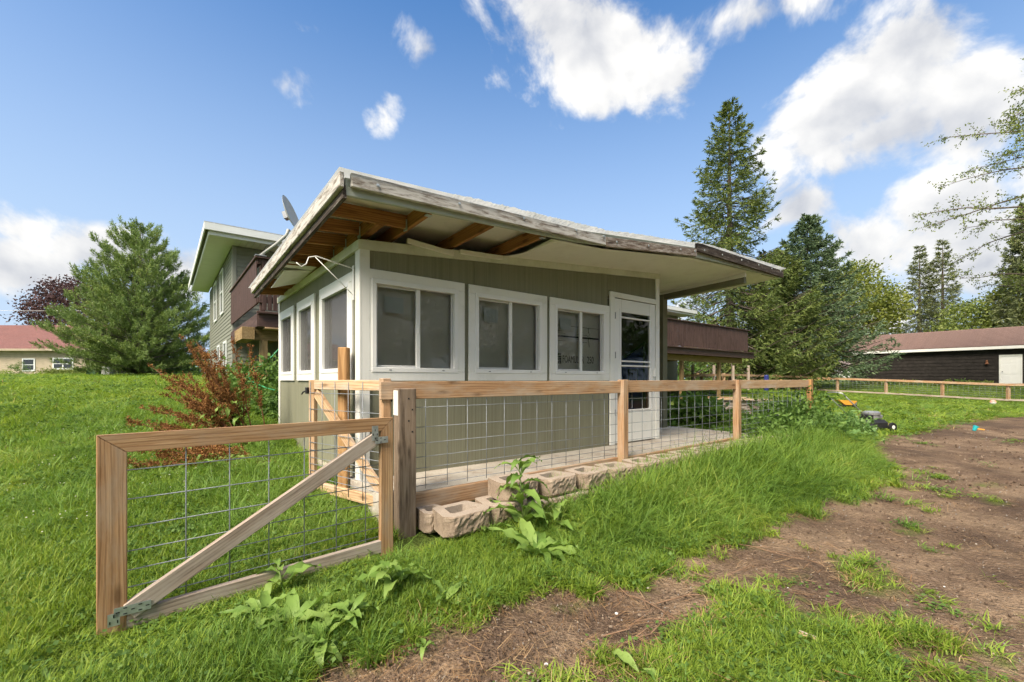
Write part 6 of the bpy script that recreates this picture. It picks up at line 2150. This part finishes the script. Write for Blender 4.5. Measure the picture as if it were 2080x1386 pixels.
# planks by the mower
pl = thing('loose_planks', (7.9, 10.9, .1), 'brown planks lying on the grass behind the mower', 'planks', M=WF)
for k in range(3):
    a = Vector(((1720 - CX) / FPX * 11.2, 11.1 + k * .17, 0)); b = Vector(((1800 - CX) / FPX * 11.2, 10.95 + k * .19, 0))
    a.z = gz(a) + .04 + .02 * k; b.z = gz(b) + .04 + .02 * k
    beam('plank', a, b, .14, .04, (MT['treated'], MT['oldpost'], MT['fascia2'])[k], pl)

# ball, toy and litter on the drive
x, y = ground_px(2017, 823, .1); z = gz(Vector((x, y, 0)))
t = thing('ball', (x, y, z), 'faded red and white ball on the grass before the paddock fence', 'ball', M=WF)
n = 10; pr = [(.11 * math.sin(math.pi * k / n) + .001, .12 - .11 * math.cos(math.pi * k / n)) for k in range(n + 1)]
lathe('upper_half', pr[5:], MT['pink'], t, W=Matrix.Translation((x, y, z)), n=18)
lathe('lower_half', pr[:6], MT['bucket'], t, W=Matrix.Translation((x, y, z)), n=18)
x, y = ground_px(1978, 878, .0); z = gz(Vector((x, y, 0)))
t = thing('sand_toy', (x, y, z), 'small teal and yellow sand toy lying on the bare soil', 'toy', M=WF)
lathe('cup', [(.03, 0), (.05, .09), (.057, .12), (.047, .12), (.025, .015)], MT['teal'], t, W=Matrix.Translation((x, y, z)) @ Matrix.Rotation(.5, 4, 'Y'), n=14)
beam('handle', (x + .05, y - .03, z + .05), (x + .19, y - .05, z + .03), .04, .028, MT['toyy'], t)
for i, (px, py) in enumerate(((1640, 1303),)):
    x, y = ground_px(px, py, .0); z = gz(Vector((x, y, 0)))
    t = thing('wood_chip', (x, y, z), 'pale flat wood scrap lying in the grass patch on the soil', 'scrap', M=WF)
    beam('chip', (x - .028, y + .02, z + .035), (x + .028, y - .03, z + .03), .024, .008, MT['treated2'], t)
    beam('splinter', (x - .026, y + .022, z + .0435), (x + .026, y - .025, z + .0385), .008, .006, MT['grey'], t)
# branches lying on the soil
r_ = random.Random(12)
for i, (a, b) in enumerate((((1250, 1190), (1420, 1290)), ((1330, 1225), (1560, 1150)), ((1400, 1165), (1520, 1200)), ((1230, 1290), (1400, 1250)), ((1850, 872), (2030, 878)), ((1260, 1330), (1380, 1240)), ((1500, 1110), (1680, 1150)))):
    p0 = Vector((*ground_px(*a), 0)); p1 = Vector((*ground_px(*b), 0)); pts = []
    for k in range(6):
        p = p0.lerp(p1, k / 5) + Vector((r_.uniform(-.03, .03), r_.uniform(-.04, .04), 0)); p.z = gz(p) + .012 + r_.random() * .008; pts.append(p)
    o = thing('fallen_twig', pts[0], 'thin dry brown twig lying on the bare soil', 'twig', 'dry twigs on the soil', M=WF)
    tube('twig_stem', pts, [.004, .0038, .0034, .003, .0022, .0015], MT['twig'], o, 5)
    for k in (1, 2, 3, 4):
        e = pts[k] + (p1 - p0) * .16 + Vector((r_.uniform(-.12, .12), r_.uniform(-.12, .12), 0)); e.z = gz(e) + .015
        tube('side_twig', [pts[k], (pts[k] + e) / 2 + Vector((0, 0, .01)), e], [.003, .0025, .0015], MT['twig'], o, 4)
# pale stones
SM = []
for s in range(3):
    rr = random.Random(s); bm = bmesh.new(); bmesh.ops.create_icosphere(bm, subdivisions=1, radius=1)
    for v in bm.verts: v.co *= rr.uniform(.75, 1.15); v.co.z *= .6
    me = bpy.data.meshes.new('pebble'); bm.to_mesh(me); bm.free(); me.materials.append((MT['bucket'], MT['block'], MT['concrete'])[s]); SM.append(me)
for k in range(46):
    px, py = r_.uniform(680, 2060), r_.uniform(1100, 1380)
    x, y = ground_px(px, py)
    if dirt_mask(np.array([x]), np.array([y]))[0] < .7: continue
    o = bpy.data.objects.new('pebble', SM[0 if k % 4 == 0 else r_.randrange(1, 3)])
    sc = r_.uniform(.005, .013)
    reg(o, Matrix.Translation((x, y, gz(Vector((x, y, 0))) + .003)) @ Matrix.Rotation(r_.random() * 6, 4, 'Z') @ Matrix.Scale(sc, 4))
    tag(o, 'small pebble lying on the bare soil', 'pebble', 'pebbles on the soil')

# utility boxes under the pine, overhead wire
x, Y = (214 - CX) / FPX * 22.5, 22.5; z = gz(Vector((x, Y, 0)))
t = thing('utility_box', (x, Y, z), 'pale utility box standing under the white pine', 'utility box', M=WF)
box('cabinet', (x - .22, Y, z - .1), (x + .22, Y + .4, z + .42), MT['bucket'], t, M=WF, bev=.02)
box('cap', (x - .25, Y - .03, z + .421), (x + .25, Y + .43, z + .47), MT['hfas'], t, M=WF, bev=.01)
x -= .75
t = thing('utility_box', (x, Y, z), 'dark green utility box beside the pale one under the pine', 'utility box', M=WF)
box('cabinet', (x - .25, Y, z - .1), (x + .25, Y + .45, z + .34), MT['green'], t, M=WF, bev=.02)
box('cap', (x - .28, Y - .03, z + .341), (x + .28, Y + .48, z + .40), MT['green'], t, M=WF, bev=.01)
a = at(-200, 628, 52); b = at(330, 630, 50)
tag(tube('overhead_wire', [a, a.lerp(b, .25) - Vector((0, 0, .12)), a.lerp(b, .5) - Vector((0, 0, .16)), a.lerp(b, .75) - Vector((0, 0, .12)), b], .02, MT['farwhite'], None, 5), 'thin pale overhead wire crossing in front of the purple tree', 'wire')
